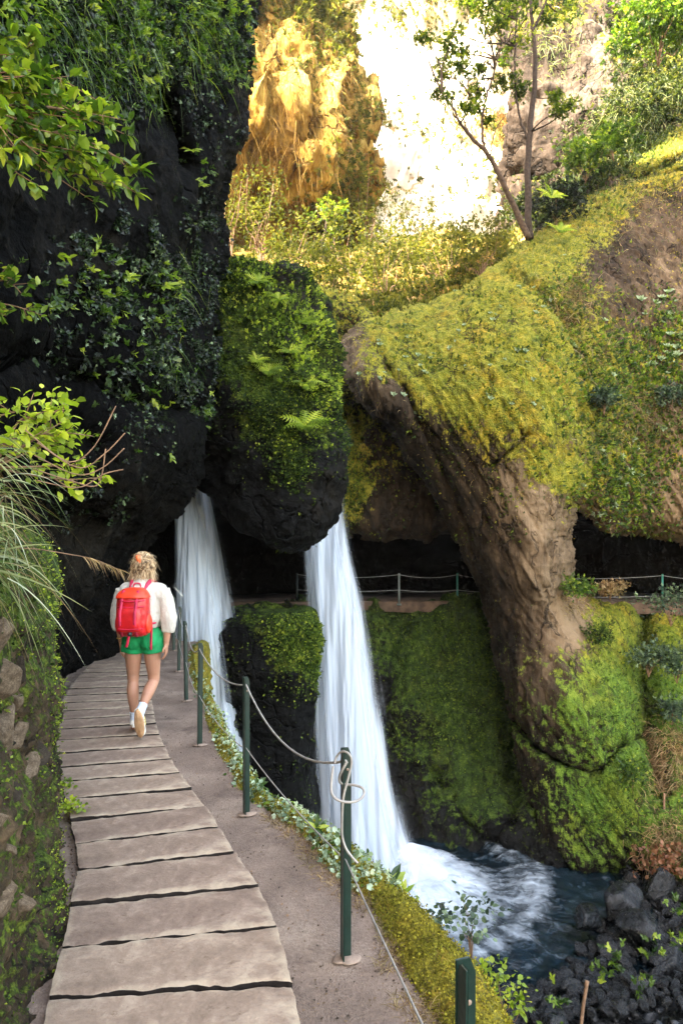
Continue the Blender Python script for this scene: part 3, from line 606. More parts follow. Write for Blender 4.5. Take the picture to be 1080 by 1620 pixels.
# ---- far path in the cave
M_far_path = plain('pale_path_stone', (.17, .12, .09), .9, .3, var=.4, nscale=3, bump=.5)
def ledge(name, pts, w_, zt, h, mat):
    pts = catmull(pts, np.linspace(0, 1, 60)); T = np.gradient(pts, axis=0); T /= np.linalg.norm(T, axis=1, keepdims=True); N = np.stack([-T[:, 1], T[:, 0]], -1)
    rings = []
    for (o_, z_) in ((0, zt-h), (0, zt-.03), (.03, zt), (w_, zt), (w_, zt-h)):
        q = pts+N*o_; rings.append(np.column_stack([q, np.full(len(q), z_)]))
    G = np.stack(rings, 1); G = G+(fbm(G*3., 3, 4)*.03)[..., None]
    return mk(name, G.reshape(-1, 3), [gridfaces(5, 60)[:, ::-1]], mat)
FP = [(-4.4, 13.5), (-4.0, 17.5), (-3.0, 19.2), (-1, 19.6), (1, 19.75), (2.5, 19.65), (3.9, 19.5), (5.5, 19.5), (7, 19.3), (9, 19.1), (12, 18.6), (15, 17)]
setting(ledge('far_path', [(a, b+.0) for a, b in FP], 6.5, 0.0, .13, M_far_path))
M_kerb = plain('rusty_kerb_stone', (.085, .055, .035), .85, .3, var=.45, nscale=5, bump=.5)
setting(ledge('far_path_kerb', [(a, b-.10) for a, b in FP], .16, .10, .32, M_kerb))

# ---- river bed, pool
ZW = -5.6
M_bed = plain('river_bed', (.02, .022, .022), .5, .5, var=.5, nscale=3, bump=.5)
gx, gy = np.meshgrid(np.linspace(-14, 30, 120), np.linspace(-8, 26, 100)); gz = ZW-1.0+.25*fbm(np.stack([gx*.6, gy*.6, gx*0], -1), 4, 3)
gz = gz+np.clip((gx-5.0-(15-gy)*-.28), 0, 9)*.38
setting(mk('river_bed', np.stack([gx, gy, gz], -1), [gridfaces(120, 100)], M_bed))
setting(mk('ground', np.array([[-58, -26, ZW-2.5], [70, -26, ZW-2.5], [70, 60, ZW-2.5], [-58, 60, ZW-2.5]], float), [np.array([[0, 1, 2, 3]])], M_bed))
IX, IY = 1.25, 15.0                                     # where the big fall strikes the pool
M_wat, _nt, _out = newmat('pool_water'); g = NG(_nt); p = g.coord()
uv = g.n('ShaderNodeUVMap'); uv.uv_map = 'UVMap'
mp = g.n('ShaderNodeMapping'); g.l(uv.outputs[0], mp.inputs[0]); mp.inputs['Scale'].default_value = (2.6, .42, 1)
st = g.noise(mp.outputs[0], 3.2, 7, .62, .6)
mp2 = g.n('ShaderNodeMapping'); g.l(uv.outputs[0], mp2.inputs[0]); mp2.inputs['Scale'].default_value = (2.2, 1.3, 1)
st2 = g.noise(mp2.outputs[0], 2.6, 5, .6, 1.2)
fo = g.attr('foam')
f = g.math('ADD', g.math('MULTIPLY', fo, 1.3), g.math('MULTIPLY', g.math('SUBTRACT', st, .5), 1.5)); f = g.math('ADD', f, g.math('MULTIPLY', g.math('SUBTRACT', st2, .5), .9))
fk = g.map(f, .22, 1.40)
wc = g.mix(g.map(st2, .4, .65), (.003, .008, .012), (.008, .020, .030))
col = g.mix(fk, wc, (.47, .54, .60))
rp = g.noise(p, 3.0, 6, .6, .4); h = g.math('ADD', g.math('MULTIPLY', rp, .7), g.math('MULTIPLY', st, .7))
g.pbr(_out, col, g.math('ADD', g.math('MULTIPLY', fk, .6), .10), .5, g.bump(h, .75, .14))
gx, gy = np.meshgrid(np.linspace(-9, 14, 460), np.linspace(2, 21, 380)); dx, dy = gx-IX, gy-IY; r = np.hypot(dx, dy); th = np.arctan2(dy, dx)
q = np.stack([gx, gy, gx*0], -1)
near = .10*fbm(q*1.3, 4, 5)+.05*ridged(q*3.1, 3, 7)
gz = ZW+near*(.5+1.0*np.exp(-r/2.2))+.45*np.exp(-(r/1.25)**2)+.10*np.exp(-((r-3.0)/.5)**2)*(.6+.4*vn(np.stack([th*2, r*0, r*0], -1), 4))
ang = np.cos(th+1.0)                                     # spray is thrown to the lower right
reach = 1.25+1.15*np.clip(ang, -.3, 1)
foam = 1.15*np.exp(-(r/reach)**3.2)
ring = np.exp(-((r-3.2-.25*np.sin(th*2.3))/.24)**2)*.5*sstep(-1.75, -1.15, th)*.6*(1-sstep(.25, .9, th))
ring2 = np.exp(-((r-2.75)/.35)**2)*.35*sstep(-.7, -.2, th)*(1-sstep(.5, 1.0, th))
lf = .9*np.exp(-(np.hypot(gx+2.6, gy-12.6)/1.3)**2)
foam = np.clip(foam+ring+ring2+lf+.10, 0, 1.2)
pool = mk('water', np.stack([gx, gy, gz], -1), [gridfaces(460, 380)], M_wat, attrs={'foam': foam.ravel()}, uv=np.stack([th/(2*np.pi)*2.0*4.0, r], -1).reshape(-1, 2))
setting(pool)
pool['label'] = 'dark river pool with white foam under the falls'

# ---- waterfalls: soft veils of streaked water
def fallmat(name, dens, seed, bright=.74):
    m, nt, out = newmat(name); g = NG(nt); uv = g.n('ShaderNodeUVMap'); uv.uv_map = 'UVMap'
    mp = g.n('ShaderNodeMapping'); g.l(uv.outputs[0], mp.inputs[0]); mp.inputs['Scale'].default_value = (9, .22, 1); mp.inputs['Location'].default_value = (seed, seed*2, 0)
    a = g.noise(mp.outputs[0], 1.6, 5, .55); 
    mp2 = g.n('ShaderNodeMapping'); g.l(uv.outputs[0], mp2.inputs[0]); mp2.inputs['Scale'].default_value = (26, .14, 1); mp2.inputs['Location'].default_value = (seed, seed, 0)
    b = g.noise(mp2.outputs[0], 1.5, 4, .6)
    s = g.math('ADD', g.math('MULTIPLY', a, .72), g.math('MULTIPLY', b, .28))
    e = g.attr('dens')
    al = g.math('ADD', g.math('MULTIPLY', e, dens), g.math('MULTIPLY', g.math('SUBTRACT', s, .5), 1.0))
    al = g.math('MULTIPLY', g.map(al, .0, .80), g.map(e, 0., .18))
    col = g.mix(g.map(s, .35, .65), (.74*bright, .85*bright, .97*bright), (bright*.90, bright*.97, bright*1.05))
    d = g.n('ShaderNodeBsdfDiffuse'); g.l(col, d.inputs[0]); t = g.n('ShaderNodeBsdfTranslucent'); g.l(col, t.inputs[0])
    mx = g.n('ShaderNodeMixShader'); mx.inputs[0].default_value = .4; g.l(d.outputs[0], mx.inputs[1]); g.l(t.outputs[0], mx.inputs[2])
    tr = g.n('ShaderNodeBsdfTransparent'); m2 = g.n('ShaderNodeMixShader'); g.l(al, m2.inputs[0]); g.l(tr.outputs[0], m2.inputs[1]); g.l(mx.outputs[0], m2.inputs[2]); g.l(m2.outputs[0], out.inputs[0])
    return m
def fall(name, prof, sheets, mats, label):
    """prof: rows (py, pxl, pxr, Y, dens, thick) down the fall; sheets: (depth offset, width scale, density gain)"""
    prof = np.array(prof, float); nv, nu = 160, 70; A = catmull(prof, np.linspace(0, 1, nv)); t = np.linspace(-1, 1, nu)
    root = None; parts = []
    Vs, Fs, Ds, UV, off = [], [], [], [], 0
    first = None
    for k, (do, wsc, dg) in enumerate(sheets):
        cx = (A[:, 1]+A[:, 2])/2; hw = (A[:, 2]-A[:, 1])/2*wsc
        px = cx[:, None]+hw[:, None]*t[None]; Y = A[:, 3][:, None]+do-.55*np.sqrt(1-.96*t[None]**2)*A[:, 5][:, None]*np.sign(-do+.01)
        G = P3(px, np.broadcast_to(A[:, 0][:, None], px.shape), np.broadcast_to(A[:, 3][:, None], px.shape)); G[..., 1] = Y
        wig = .05*fbm(np.stack([px/14., A[:, 0][:, None]/220.+0*px, px*0+k*7], -1), 4, 50+k); G[..., 1] += wig*3
        edge = (1-np.abs(t[None]))*(1+0*px); en = .16*fbm(np.stack([px/30., A[:, 0][:, None]/150+0*px, 0*px+k*3], -1), 3, 60+k)
        dens = sstep(0, .72, edge+en*np.clip(edge*6, 0, 1))*A[:, 4][:, None]*dg
        v = np.linspace(0, 1, nv)[:, None]*(1+0*px)
        u = (t[None]*hw[:, None]/60.)*.5*0+(t[None]*.5+.5)*(1+0*px)
        o = mk('veil', G.reshape(-1, 3), [gridfaces(nu, nv)], mats[k % len(mats)], None, {'dens': dens.ravel()}, uv=np.stack([u, v*5], -1).reshape(-1, 2))
        parts.append(o)
    root = empty(name); setting(root, label)
    for o in parts: o.parent = root
    return root
fm1, fm2 = fallmat('water_veil', 1.30, 3.1), fallmat('water_mist_veil', .95, 9.7)
fall('waterfall', [(690, 268, 314, 13.2, 1.15, .3), (745, 268, 322, 13.15, 1.15, .4), (790, 269, 333, 13.1, 1.15, .45), (850, 270, 348, 13.0, 1.1, .6), (950, 270, 366, 12.9, 1.05, .7), (1050, 271, 384, 12.8, 1., .8), (1150, 272, 404, 12.7, .95, .9), (1260, 276, 434, 12.6, .9, 1), (1400, 280, 470, 12.5, .9, 1)],
     [(0, .93, 1.05), (.3, 1.05, .8), (-.25, .8, .7)], [fm1, fm2, fm2], 'left of the two white waterfalls, beside the walker')
fall('waterfall', [(740, 478, 540, 16.2, .9, .3), (790, 472, 549, 16.1, .95, .35), (860, 470, 563, 16.0, 1., .5), (950, 474, 588, 15.8, 1., .7), (1050, 478, 606, 15.6, 1., .8), (1150, 480, 622, 15.4, 1., .9), (1250, 486, 640, 15.2, 1.05, 1), (1330, 492, 664, 15.05, 1.1, 1.1), (1400, 500, 700, 14.95, 1.1, 1.2)],
     [(0, .90, 1.15), (.3, 1.05, .55), (-.25, .75, .8)], [fm1, fm2, fm2], 'right waterfall plunging between the boulder and the arch into the pool')
# splash of spray where the fall meets the pool
M_sp, _nt, _out = newmat('spray'); g = NG(_nt); p = g.coord(sc=(1, 1, .8)); n = g.noise(p, 1.6, 5, .6, .5); e = g.attr('dens')
al = g.map(g.math('ADD', g.math('MULTIPLY', e, 1.25), g.math('MULTIPLY', g.math('SUBTRACT', n, .5), 1.3)), .15, 1.15)
d = g.n('ShaderNodeBsdfDiffuse'); d.inputs[0].default_value = (.66, .72, .78, 1); tr = g.n('ShaderNodeBsdfTransparent'); mx = g.n('ShaderNodeMixShader')
g.l(al, mx.inputs[0]); g.l(tr.outputs[0], mx.inputs[1]); g.l(d.outputs[0], mx.inputs[2]); g.l(mx.outputs[0], _out.inputs[0])
for k, (sx_, sy_, sz, gain) in enumerate(((1.55, 1.5, .6, .75), (1.15, 1.1, .9, .75), (.8, .7, 1.2, .8))):
    ph, th_ = np.meshgrid(np.linspace(0, 2*np.pi, 90), np.linspace(0, 1, 40)); r_ = th_
    X_ = IX+.25+.30*r_*(k == 0)+r_*np.cos(ph)*sx_; Y_ = IY-.35+r_*np.sin(ph)*sy_; Z_ = ZW+.05+sz*(1-r_**1.5)*(1+.3*vn(np.stack([X_*1.3, Y_*1.3, X_*0+k], -1), 3))
    o = mk('spray', np.stack([X_, Y_, Z_], -1), [gridfaces(90, 40)], M_sp, None, {'dens': ((1-r_)**.8*gain+0*ph).ravel()}); o['kind'] = 'stuff'; o['label'] = 'white spray rising where the fall hits the pool'; o['category'] = 'spray'
# ================================================================== BOULDER, PEDESTAL (solid rocks in the round)
def rockloft(name, rows, mat, nv=150, nu=220, disp=((.25, .7, 4), (.09, 2.6, 4), (.03, 9, 3)), seed=1, mossf=None, tonef=None, sq=2.6):
    """rows: (py, pxl, pxr, Y, halfdepth) top to bottom, a closed rock with a section of its own at each height"""
    A = catmull(np.array(rows, float), np.linspace(0, 1, nv)); th = np.linspace(0, 2*np.pi, nu, endpoint=False)
    c, s = np.cos(th), np.sin(th); cx = np.sign(c)*np.abs(c)**(2/sq); sy = np.sign(s)*np.abs(s)**(2/sq)
    Yc = A[:, 3]; xl = (A[:, 1]-540)*Yc/F; xr = (A[:, 2]-540)*Yc/F; z = EYE-(A[:, 0]-860)*Yc/F
    xc, hw = (xl+xr)/2, (xr-xl)/2
    G = np.stack([xc[:, None]+hw[:, None]*cx, Yc[:, None]+A[:, 4][:, None]*sy, z[:, None]+0*cx], -1)
    # pad the ends so that top and bottom are rounded and closed
    cen = np.stack([xc, Yc, z], -1)
    N = G-cen[:, None]; N /= np.linalg.norm(N, axis=-1, keepdims=True)+1e-9
    Nn = np.cross(np.roll(G, -1, 1)-np.roll(G, 1, 1), np.gradient(G, axis=0)); Nn /= np.linalg.norm(Nn, axis=-1, keepdims=True)+1e-9
    sg = np.sign((Nn*N).sum(-1, keepdims=True)+1e-6); N = Nn*sg
    dd = 0
    for (a, f, o) in disp: dd = dd+a*(.6*ridged(G*f+seed*3, o, seed)+.4*fbm(G*f*1.3, o, seed+5))
    fade = np.minimum(1, np.minimum(np.arange(nv), np.arange(nv)[::-1])/6.)[:, None]
    G = G+N*(dd*fade)[..., None]
    px = 540+G[..., 0]/G[..., 1]*F; py = 860-(G[..., 2]-EYE)/G[..., 1]*F
    mo = np.clip(idw(mossf, px, py), 0, 1); to = np.clip(idw(tonef, px, py), -.5, 1.2)
    V = np.vstack([G.reshape(-1, 3), G[0].mean(0), G[-1].mean(0)]); k = np.arange(nu); k2 = (k+1) % nu
    Fs = [gridfaces(nu, nv, True), np.vstack([np.stack([np.full(nu, nu*nv), k2, k], -1), np.stack([np.full(nu, nu*nv+1), (nv-1)*nu+k, (nv-1)*nu+k2], -1)])]
    ap = lambda a: np.concatenate([a.ravel(), [a[0].mean(), a[-1].mean()]])
    o = mk(name, V, Fs, mat, attrs={'moss': ap(mo), 'tone': ap(to)})
    fr = (N*G).sum(-1) < 0
    return dict(o=o, P=G[fr], N=N[fr], px=px[fr], py=py[fr], moss=mo[fr], Y=G[..., 1][fr])
BLD = rockloft('boulder', [(446, 442, 462, 13, 0.2), (450, 420, 472, 12.9, 0.4), (456, 392, 478, 12.9, 0.7), (466, 350, 482, 12.85, 1.), (478, 322, 490, 12.8, 1.3), (490, 308, 500, 12.75, 1.5), (530, 306, 514, 12.7, 1.6), (590, 304, 524, 12.6, 1.7), (650, 314, 522, 12.5, 1.6), (700, 326, 524, 12.5, 1.5),
    (745, 338, 523, 12.4, 1.4), (785, 358, 519, 12.4, 1.3), (815, 388, 512, 12.4, 1.2), (836, 418, 500, 12.4, .9), (848, 440, 482, 12.4, 0.6), (853, 462, 468, 12.4, 0.2)],
    M_block, seed=22, sq=2.5, disp=((.42, .65, 3), (.20, 1.9, 4), (.06, 6, 4)),
    mossf=[(340, 430, .95), (400, 440, .7), (450, 430, .4), (480, 480, .5), (400, 500, .8), (360, 500, .75), (450, 540, .65), (380, 580, .8), (500, 540, .7), (520, 600, .75), (440, 620, .85), (400, 660, .8), (350, 640, .35), (340, 700, .15), (450, 700, .8), (470, 740, .75), (500, 700, .55), (430, 750, .45), (380, 740, .15), (520, 760, .15), (480, 800, .05), (400, 800, .0), (530, 680, .5), (470, 850, 0), (510, 825, 0), (430, 835, 0), (370, 790, 0), (540, 780, 0), (340, 750, 0)],
    tonef=[(480, 440, .8), (430, 500, .6), (340, 700, .5), (500, 800, .5), (520, 780, .6), (420, 830, -.3), (400, 790, .1)])
tag(BLD['o'], 'huge mossy dark boulder wedged between the cliffs above the two waterfalls', 'boulder')
PED = rockloft('rock_ledge', [(968, 400, 470, 14.8, .8), (973, 370, 488, 14.4, 1.3), (985, 352, 495, 14.0, 1.5), (1010, 346, 500, 13.9, 1.5), (1050, 346, 500, 13.8, 1.5), (1090, 350, 496, 13.8, 1.4), (1130, 356, 488, 13.8, 1.4), (1180, 366, 486, 13.8, 1.3), (1240, 380, 488, 13.8, 1.3), (1330, 390, 500, 13.8, 1.3), (1400, 390, 510, 13.8, 1.3)],
    M_block, seed=27, sq=3.2, mossf=[(400, 980, .5), (460, 1000, .95), (485, 1020, .95), (490, 1050, .85), (430, 1000, .6), (470, 1080, .45), (400, 1060, .2), (380, 1000, .15), (440, 1150, .15), (480, 1130, .15), (420, 1250, .2)], tonef=[(380, 1000, .4), (400, 1060, .5), (440, 1100, .3), (480, 1100, .1), (420, 1200, .05)])
tag(PED['o'], 'wet dark rock block with a mossy corner standing between the two waterfalls', 'rock')

# ================================================================== CONCRETE SLABS over the channel
M_slab, _nt, _out = newmat('worn_slab'); g = NG(_nt); p = g.coord()
n1 = g.noise(p, 1.6, 5, .6); n2 = g.noise(p, 30, 7, .72); n3 = g.noise(p, 5, 6, .62, .5)
inf = g.n('ShaderNodeObjectInfo'); dirt = g.noise(p, 1.1, 7, .7, .8)
c = g.ramp(g.math('ADD', g.math('MULTIPLY', n3, .6), g.math('MULTIPLY', n2, .4)), [(.28, (.14, .095, .065)), (.50, (.27, .195, .140)), (.70, (.44, .34, .245))])
c = g.mix(g.map(inf.outputs['Random'], 0, 1, 0, .75), c, g.mix(1., c, (.72, .69, .72), 'MULTIPLY'))
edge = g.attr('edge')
c = g.mix(g.math('MULTIPLY', g.map(g.math('ADD', edge, g.math('MULTIPLY', g.math('SUBTRACT', n3, .5), 2.6)), .55, 1.2), .5), c, (.48, .39, .27))
c = g.mix(g.map(g.noise(p, 13, 5, .7), .62, .72), c, g.mix(1., c, (.6, .55, .5), 'MULTIPLY'))
c = g.mix(g.map(dirt, .50, .64, 0, .55), c, (.13, .09, .065))
c = g.mix(g.map(g.vor(p, 46), .0, .14, .6, 0.), c, (.10, .07, .05))
c = g.mix(g.map(edge, -.5, -.1, 1., 0.), c, (.022, .016, .012))  # gap shade and damp dirt painted dark onto the slab's side faces
g.pbr(_out, c, .88, .3, g.bump(g.math('ADD', n2, g.math('MULTIPLY', n3, 1.2)), .6, .014))
# (left px,py) (right px,py) of each slab's near edge, from the camera outwards; all on the plane of the path
NEAR = [((66, 1650), (480, 1665)), ((78, 1592), (461, 1572)), ((100, 1511), (437, 1476)), ((112, 1443), (408, 1411)), ((124, 1387), (370, 1358)), ((120, 1344), (346, 1317)), ((112, 1306), (325, 1282)), ((104, 1272), (302, 1253)),
        ((98, 1243), (284, 1229)), ((92, 1221), (270, 1207)), ((90, 1199), (260, 1186)), ((90, 1178), (252, 1167)), ((91, 1160), (247, 1150)), ((93, 1145), (244, 1136)), ((95, 1131), (242, 1123)), ((98, 1118), (240, 1111)),
        ((103, 1106), (239, 1100)), ((109, 1096), (238, 1090)), ((116, 1086), (238, 1081)), ((123, 1077), (238, 1073)), ((130, 1069), (238, 1066)), ((137, 1062), (239, 1059)), ((144, 1055), (240, 1053)), ((150, 1049), (241, 1047))]
def gp(q, z=0.):
    Y = F*(EYE-z)/(q[1]-860); return np.array([(q[0]-540)*Y/F, Y])
ordw = ['nearest', 'second', 'third', 'fourth', 'fifth', 'sixth', 'seventh', 'eighth', 'ninth', 'tenth', 'eleventh', 'twelfth', 'thirteenth', 'fourteenth', 'fifteenth', 'sixteenth', 'seventeenth', 'eighteenth', 'nineteenth', 'twentieth', 'twenty-first', 'twenty-second', 'twenty-third']
slabdesc = {0: 'cut off by the bottom edge of the picture', 1: 'with a ragged broken near edge', 2: 'pale and wide', 3: 'pale with a deep gap at its near edge', 4: 'grey with moss in its near gap'}
for k in range(len(NEAR)-1):
    a, b = gp(NEAR[k][0]), gp(NEAR[k][1]); d, c_ = gp(NEAR[k+1][0]), gp(NEAR[k+1][1])
    zt = .045+.003*rng.normal(); gap = (.018+.010*rng.random() if k not in (0, 2) else .022)*(1+.06*k)
    fw = (d-a); fw2 = (c_-b); L0, L1 = np.linalg.norm(fw), np.linalg.norm(fw2)
    c_ = c_-fw2/L1*gap; d = d-fw/L0*gap
    nu, nv = 56, 18; uu, vv = np.meshgrid(np.linspace(0, 1, nu), np.linspace(0, 1, nv))
    XY = (a*(1-uu[..., None])+b*uu[..., None])*(1-vv[..., None])+(d*(1-uu[..., None])+c_*uu[..., None])*vv[..., None]
    rag = .009*fbm(np.stack([XY[..., 0]*16, XY[..., 1]*16, XY[..., 0]*0+k], -1), 4, 80+k)
    if k == 1: rag = rag+.03*np.clip(fbm(np.stack([XY[..., 0]*3, XY[..., 1]*0, XY[..., 0]*0+k], -1), 3, 8), 0, 1)*(1-vv)
    XY[..., 1] += rag*2*(np.abs(vv-.5)*2)**4; XY[..., 0] += rag*.8*(np.abs(uu-.5)*2)**8
    ed = np.minimum(np.minimum(uu, 1-uu)*2.2, np.minimum(vv, 1-vv))*1.0
    Z = zt-.006*np.exp(-ed/.012)+.004*fbm(np.stack([XY[..., 0]*5, XY[..., 1]*5, XY[..., 0]*0], -1), 3, 9)+.01*(uu-.5)*rng.normal()
    G = np.dstack([XY, Z]); 
    # skirt
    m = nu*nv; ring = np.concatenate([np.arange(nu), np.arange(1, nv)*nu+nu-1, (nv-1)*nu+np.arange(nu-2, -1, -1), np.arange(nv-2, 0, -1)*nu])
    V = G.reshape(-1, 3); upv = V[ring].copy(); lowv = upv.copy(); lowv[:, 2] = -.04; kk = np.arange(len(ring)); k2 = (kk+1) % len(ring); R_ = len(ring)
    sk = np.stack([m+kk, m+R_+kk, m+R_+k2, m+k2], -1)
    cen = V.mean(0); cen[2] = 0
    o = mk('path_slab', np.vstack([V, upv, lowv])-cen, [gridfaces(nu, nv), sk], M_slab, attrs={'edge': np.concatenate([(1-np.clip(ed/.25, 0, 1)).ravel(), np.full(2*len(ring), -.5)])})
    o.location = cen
    lab = f"{ordw[k]} concrete slab of the path counting from the camera" if k else 'nearest concrete slab of the path'
    if k in slabdesc: lab += ', '+slabdesc[k]
    tag(o, lab, 'slab', 'slabs laid across the path')

# ================================================================== RAILING
M_post = plain('dark_green_paint', (.005, .022, .016), .38, .5, var=.3, nscale=9, bump=.15)
M_posth = plain('dark_post_paint', (.006, .014, .014), .45, .5, var=.3, nscale=9)
M_cable = plain('plastic_coated_cable', (.30, .28, .25), .5, .5, var=.25, nscale=20)
M_foot = plain('pale_mortar', (.27, .20, .15), .9, .3, var=.3, nscale=25, bump=.6)
PH = .89
def make_post(w=.042, mat=M_post):
    t = empty('railing_post')
    # an angle section: two flanges with clipped corners
    def flange(n, x0, x1, y0, y1):
        prof = [(x0, -.15), (x1, -.15), (x1, PH-.03), (x1-(x1-x0)*.3, PH), (x0, PH)] if x1-x0 > y1-y0 else None
        if prof:
            a = np.array([(x, y0, z) for x, z in prof]); b = np.array([(x, y1, z) for x, z in prof])
        else:
            prof = [(y0, -.15), (y1, -.15), (y1, PH-.03), (y1-(y1-y0)*.3, PH), (y0, PH)]
            a = np.array([(x1, y, z) for y, z in prof]); b = np.array([(x0, y, z) for y, z in prof])
        V = np.vstack([a, b]); k = np.arange(5); k2 = (k+1) % 5
        o = mk(n, V, [np.stack([k, k+5, k2+5, k2], -1)[:, ::-1], np.array([[0, 1, 2, 3, 4], [9, 8, 7, 6, 5]])], mat, t, smooth=False)
        bv = o.modifiers.new('b', 'BEVEL'); bv.width = .0015; bv.segments = 2; 
        return o
    flange('flange', -w/2, w/2, 0, .006); flange('flange', -w/2, -w/2+.006, -w*.8, -.0005)
    V, Fs = ellipsoid((0, 0, 0), (.055, .045, .008), 30, 8); V[:, 2] = np.maximum(V[:, 2], -.01); V[:, :2] *= (1+.5*fbm(V*26, 3, 4))[:, None]
    mk('mortar_foot', V+[0, -.01, .012], Fs, M_foot, t)
    for z in (PH-.09,):
        V, Fs = tube([(.006, -.0015, z), (.006, -.003, z)], .006, 10); mk('hole_ring', V, Fs, M_foot, t)
    return t
POSTS = [(547, 1520), (390, 1290), (316, 1180), (295, 1110), (283, 1063), (275, 1030)]
post0 = make_post(); PB = []
pl = ['dark green railing post with a looped cable end, nearest but one to the camera', 'railing post in front of the rock block, third from the camera', 'fourth railing post from the camera, on the path rim', 'fifth railing post from the camera, beside the left waterfall', 'railing post next to the walker at the tunnel mouth', 'farthest railing post of the row, in the dark of the tunnel']
p0 = np.array([.255, 1.42])
allp = [p0]+[gp(q) for q in POSTS]
for k, q in enumerate(allp):
    o = post0 if k == 0 else dup(post0)
    o.location = (q[0], q[1], .0); o.rotation_euler = (rng.normal()*.008, (0, .004, .0, .01, -.01, .02, 0)[k], (.35, .25, .45, .3, .5, .4, .4)[k])
    tag(o, (['top of the nearest green railing post with a punched hole, at the bottom edge']+pl)[k], 'post', 'posts of the near railing')
allp3 = [np.array([q[0], q[1], 0]) for q in allp]
def cable(name, pts, r, label, mat=M_cable, sub=0, ns=8):
    V, Fs = tube(pts, r, ns, sub=sub); o = mk(name, V, Fs, mat); return tag(o, label, 'cable')
def sag(a, b, s, n=14):
    t = np.linspace(0, 1, n)[:, None]; q = a*(1-t)+b*t; q[:, 2] -= (4*s*t*(1-t))[:, 0]; return q
up_ = lambda k, z: allp3[k]+np.array([-.0, -.02, z])
pts = [up_(1, .80)+[.0, -.015, 0]]
for k in range(1, 6):
    s_ = sag(up_(k, .845), up_(k+1, .845), (.16, .09, .13, .10, .08)[k-1]); pts = (list(s_) if k == 1 else pts+list(s_[1:]))
cable('upper_cable', pts, .0056, 'pale thick upper cable hanging in curves from post to post of the near railing')
pts = list(sag(allp3[0]+np.array([-.012, -.02, .60]), up_(1, .43), .004, 10))
for k in range(1, 6):
    s_ = sag(up_(k, .43 if k > 1 else .43), up_(k+1, .44), (.03, .05, .06, .05, .04)[k-1]); pts += list(s_[1:])
cable('lower_cable', pts, .0034, 'thin lower cable strung along the near railing and down to the bottom edge')
# the knotted end on the second post
b_ = allp3[1]; e = lambda px, py, dy=0: P3(px, py, 2.82+dy)
loop = [e(528, 1208), e(532, 1196, -.02), e(543, 1189, -.03), e(553, 1193, -.04), e(555, 1210, -.05), e(551, 1240, -.05), e(545, 1262, -.05), e(535, 1258, -.05), e(526, 1250, -.05), e(525, 1235, -.04), e(528, 1208, -.02), e(534, 1194, .0)]
cable('cable_loop', [e(x, y, d) for x, y, d in [(527, 1212, 0), (524, 1240, -.03), (526, 1258, -.05), (538, 1267, -.06), (556, 1269, -.06), (570, 1264, -.04), (576, 1254, -.02), (572, 1246, 0), (560, 1242, .02), (547, 1241, .03), (538, 1238, .01), (537, 1228, -.03), (543, 1215, -.05), (549, 1205, -.05)]], .0055, 'stiff cable end looped like a noose round the second post', sub=90)
cable('cable_loop', [e(x, y, d) for x, y, d in [(529, 1208, 0), (533, 1196, .01), (541, 1189, -.01), (551, 1192, -.04), (556, 1203, -.05), (553, 1222, -.055), (547, 1244, -.055), (543, 1262, -.055), (541, 1290, -.05), (541, 1320, -.04), (546, 1340, -.05), (556, 1355, -.06), (566, 1366, -.07)]], .0048, 'cable tail crossing over the top of the second post and twisting down it', sub=90)

# far railing in the cave
M_cable2 = plain('grey_cable', (.20, .20, .19), .5, .5)
M_postg = plain('green_far_post', (.02, .16, .12), .5, .5); M_postw = plain('grey_far_post', (.12, .14, .13), .5, .5)
FPOST = [(470, 958, 19.7, M_posth, 'dark far railing post half hidden behind the right waterfall'), (631, 956, 19.6, M_postw, 'thin grey far railing post right of the waterfall'), (723, 953, 19.6, M_postg, 'green far railing post in the dark beside the arch leg'), (800, 952, 19.5, M_postg, 'far railing post hidden behind the arch leg'), (1047, 966, 19.0, M_postg, 'green far railing post in the cave mouth at the right edge'), (1180, 968, 18.7, M_postg, 'far railing post beyond the right edge')]
ft = []
for (px, py, Y, mt, lb) in FPOST:
    b = P3(px, py, Y); b[2] = .0; 
    if lb.startswith('far railing'): ft.append(b); continue
    t = empty('railing_post', tuple(b)); V, Fs = tube([(0, 0, 0), (0, 0, .9)], .028, 8); mk('pole', V, Fs, mt, t); V, Fs = tube([(0, 0, -.02), (0, 0, .03)], .07, 10); mk('base_plate', V, Fs, mt, t)
    tag(t, lb, 'post', 'posts of the far railing'); ft.append(b)
def railc(ids, z, s, lb):
    pts = []
    for a, b in zip(ids[:-1], ids[1:]):
        q = sag(ft[a]+[0, -.03, z], ft[b]+[0, -.03, z], s); pts += list(q if not len(pts) else q[1:])
    cable('far_cable', pts, .007, lb, M_cable2, ns=6)
railc([0, 1, 2, 3], .86, .09, 'upper cable of the far railing between waterfall and arch leg'); railc([0, 1, 2, 3], .42, .05, 'lower cable of the far railing between waterfall and arch leg')
railc([3, 4, 5], .86, .10, 'upper cable of the far railing in the right cave mouth'); railc([3, 4, 5], .30, .06, 'lower cable of the far railing in the right cave mouth')
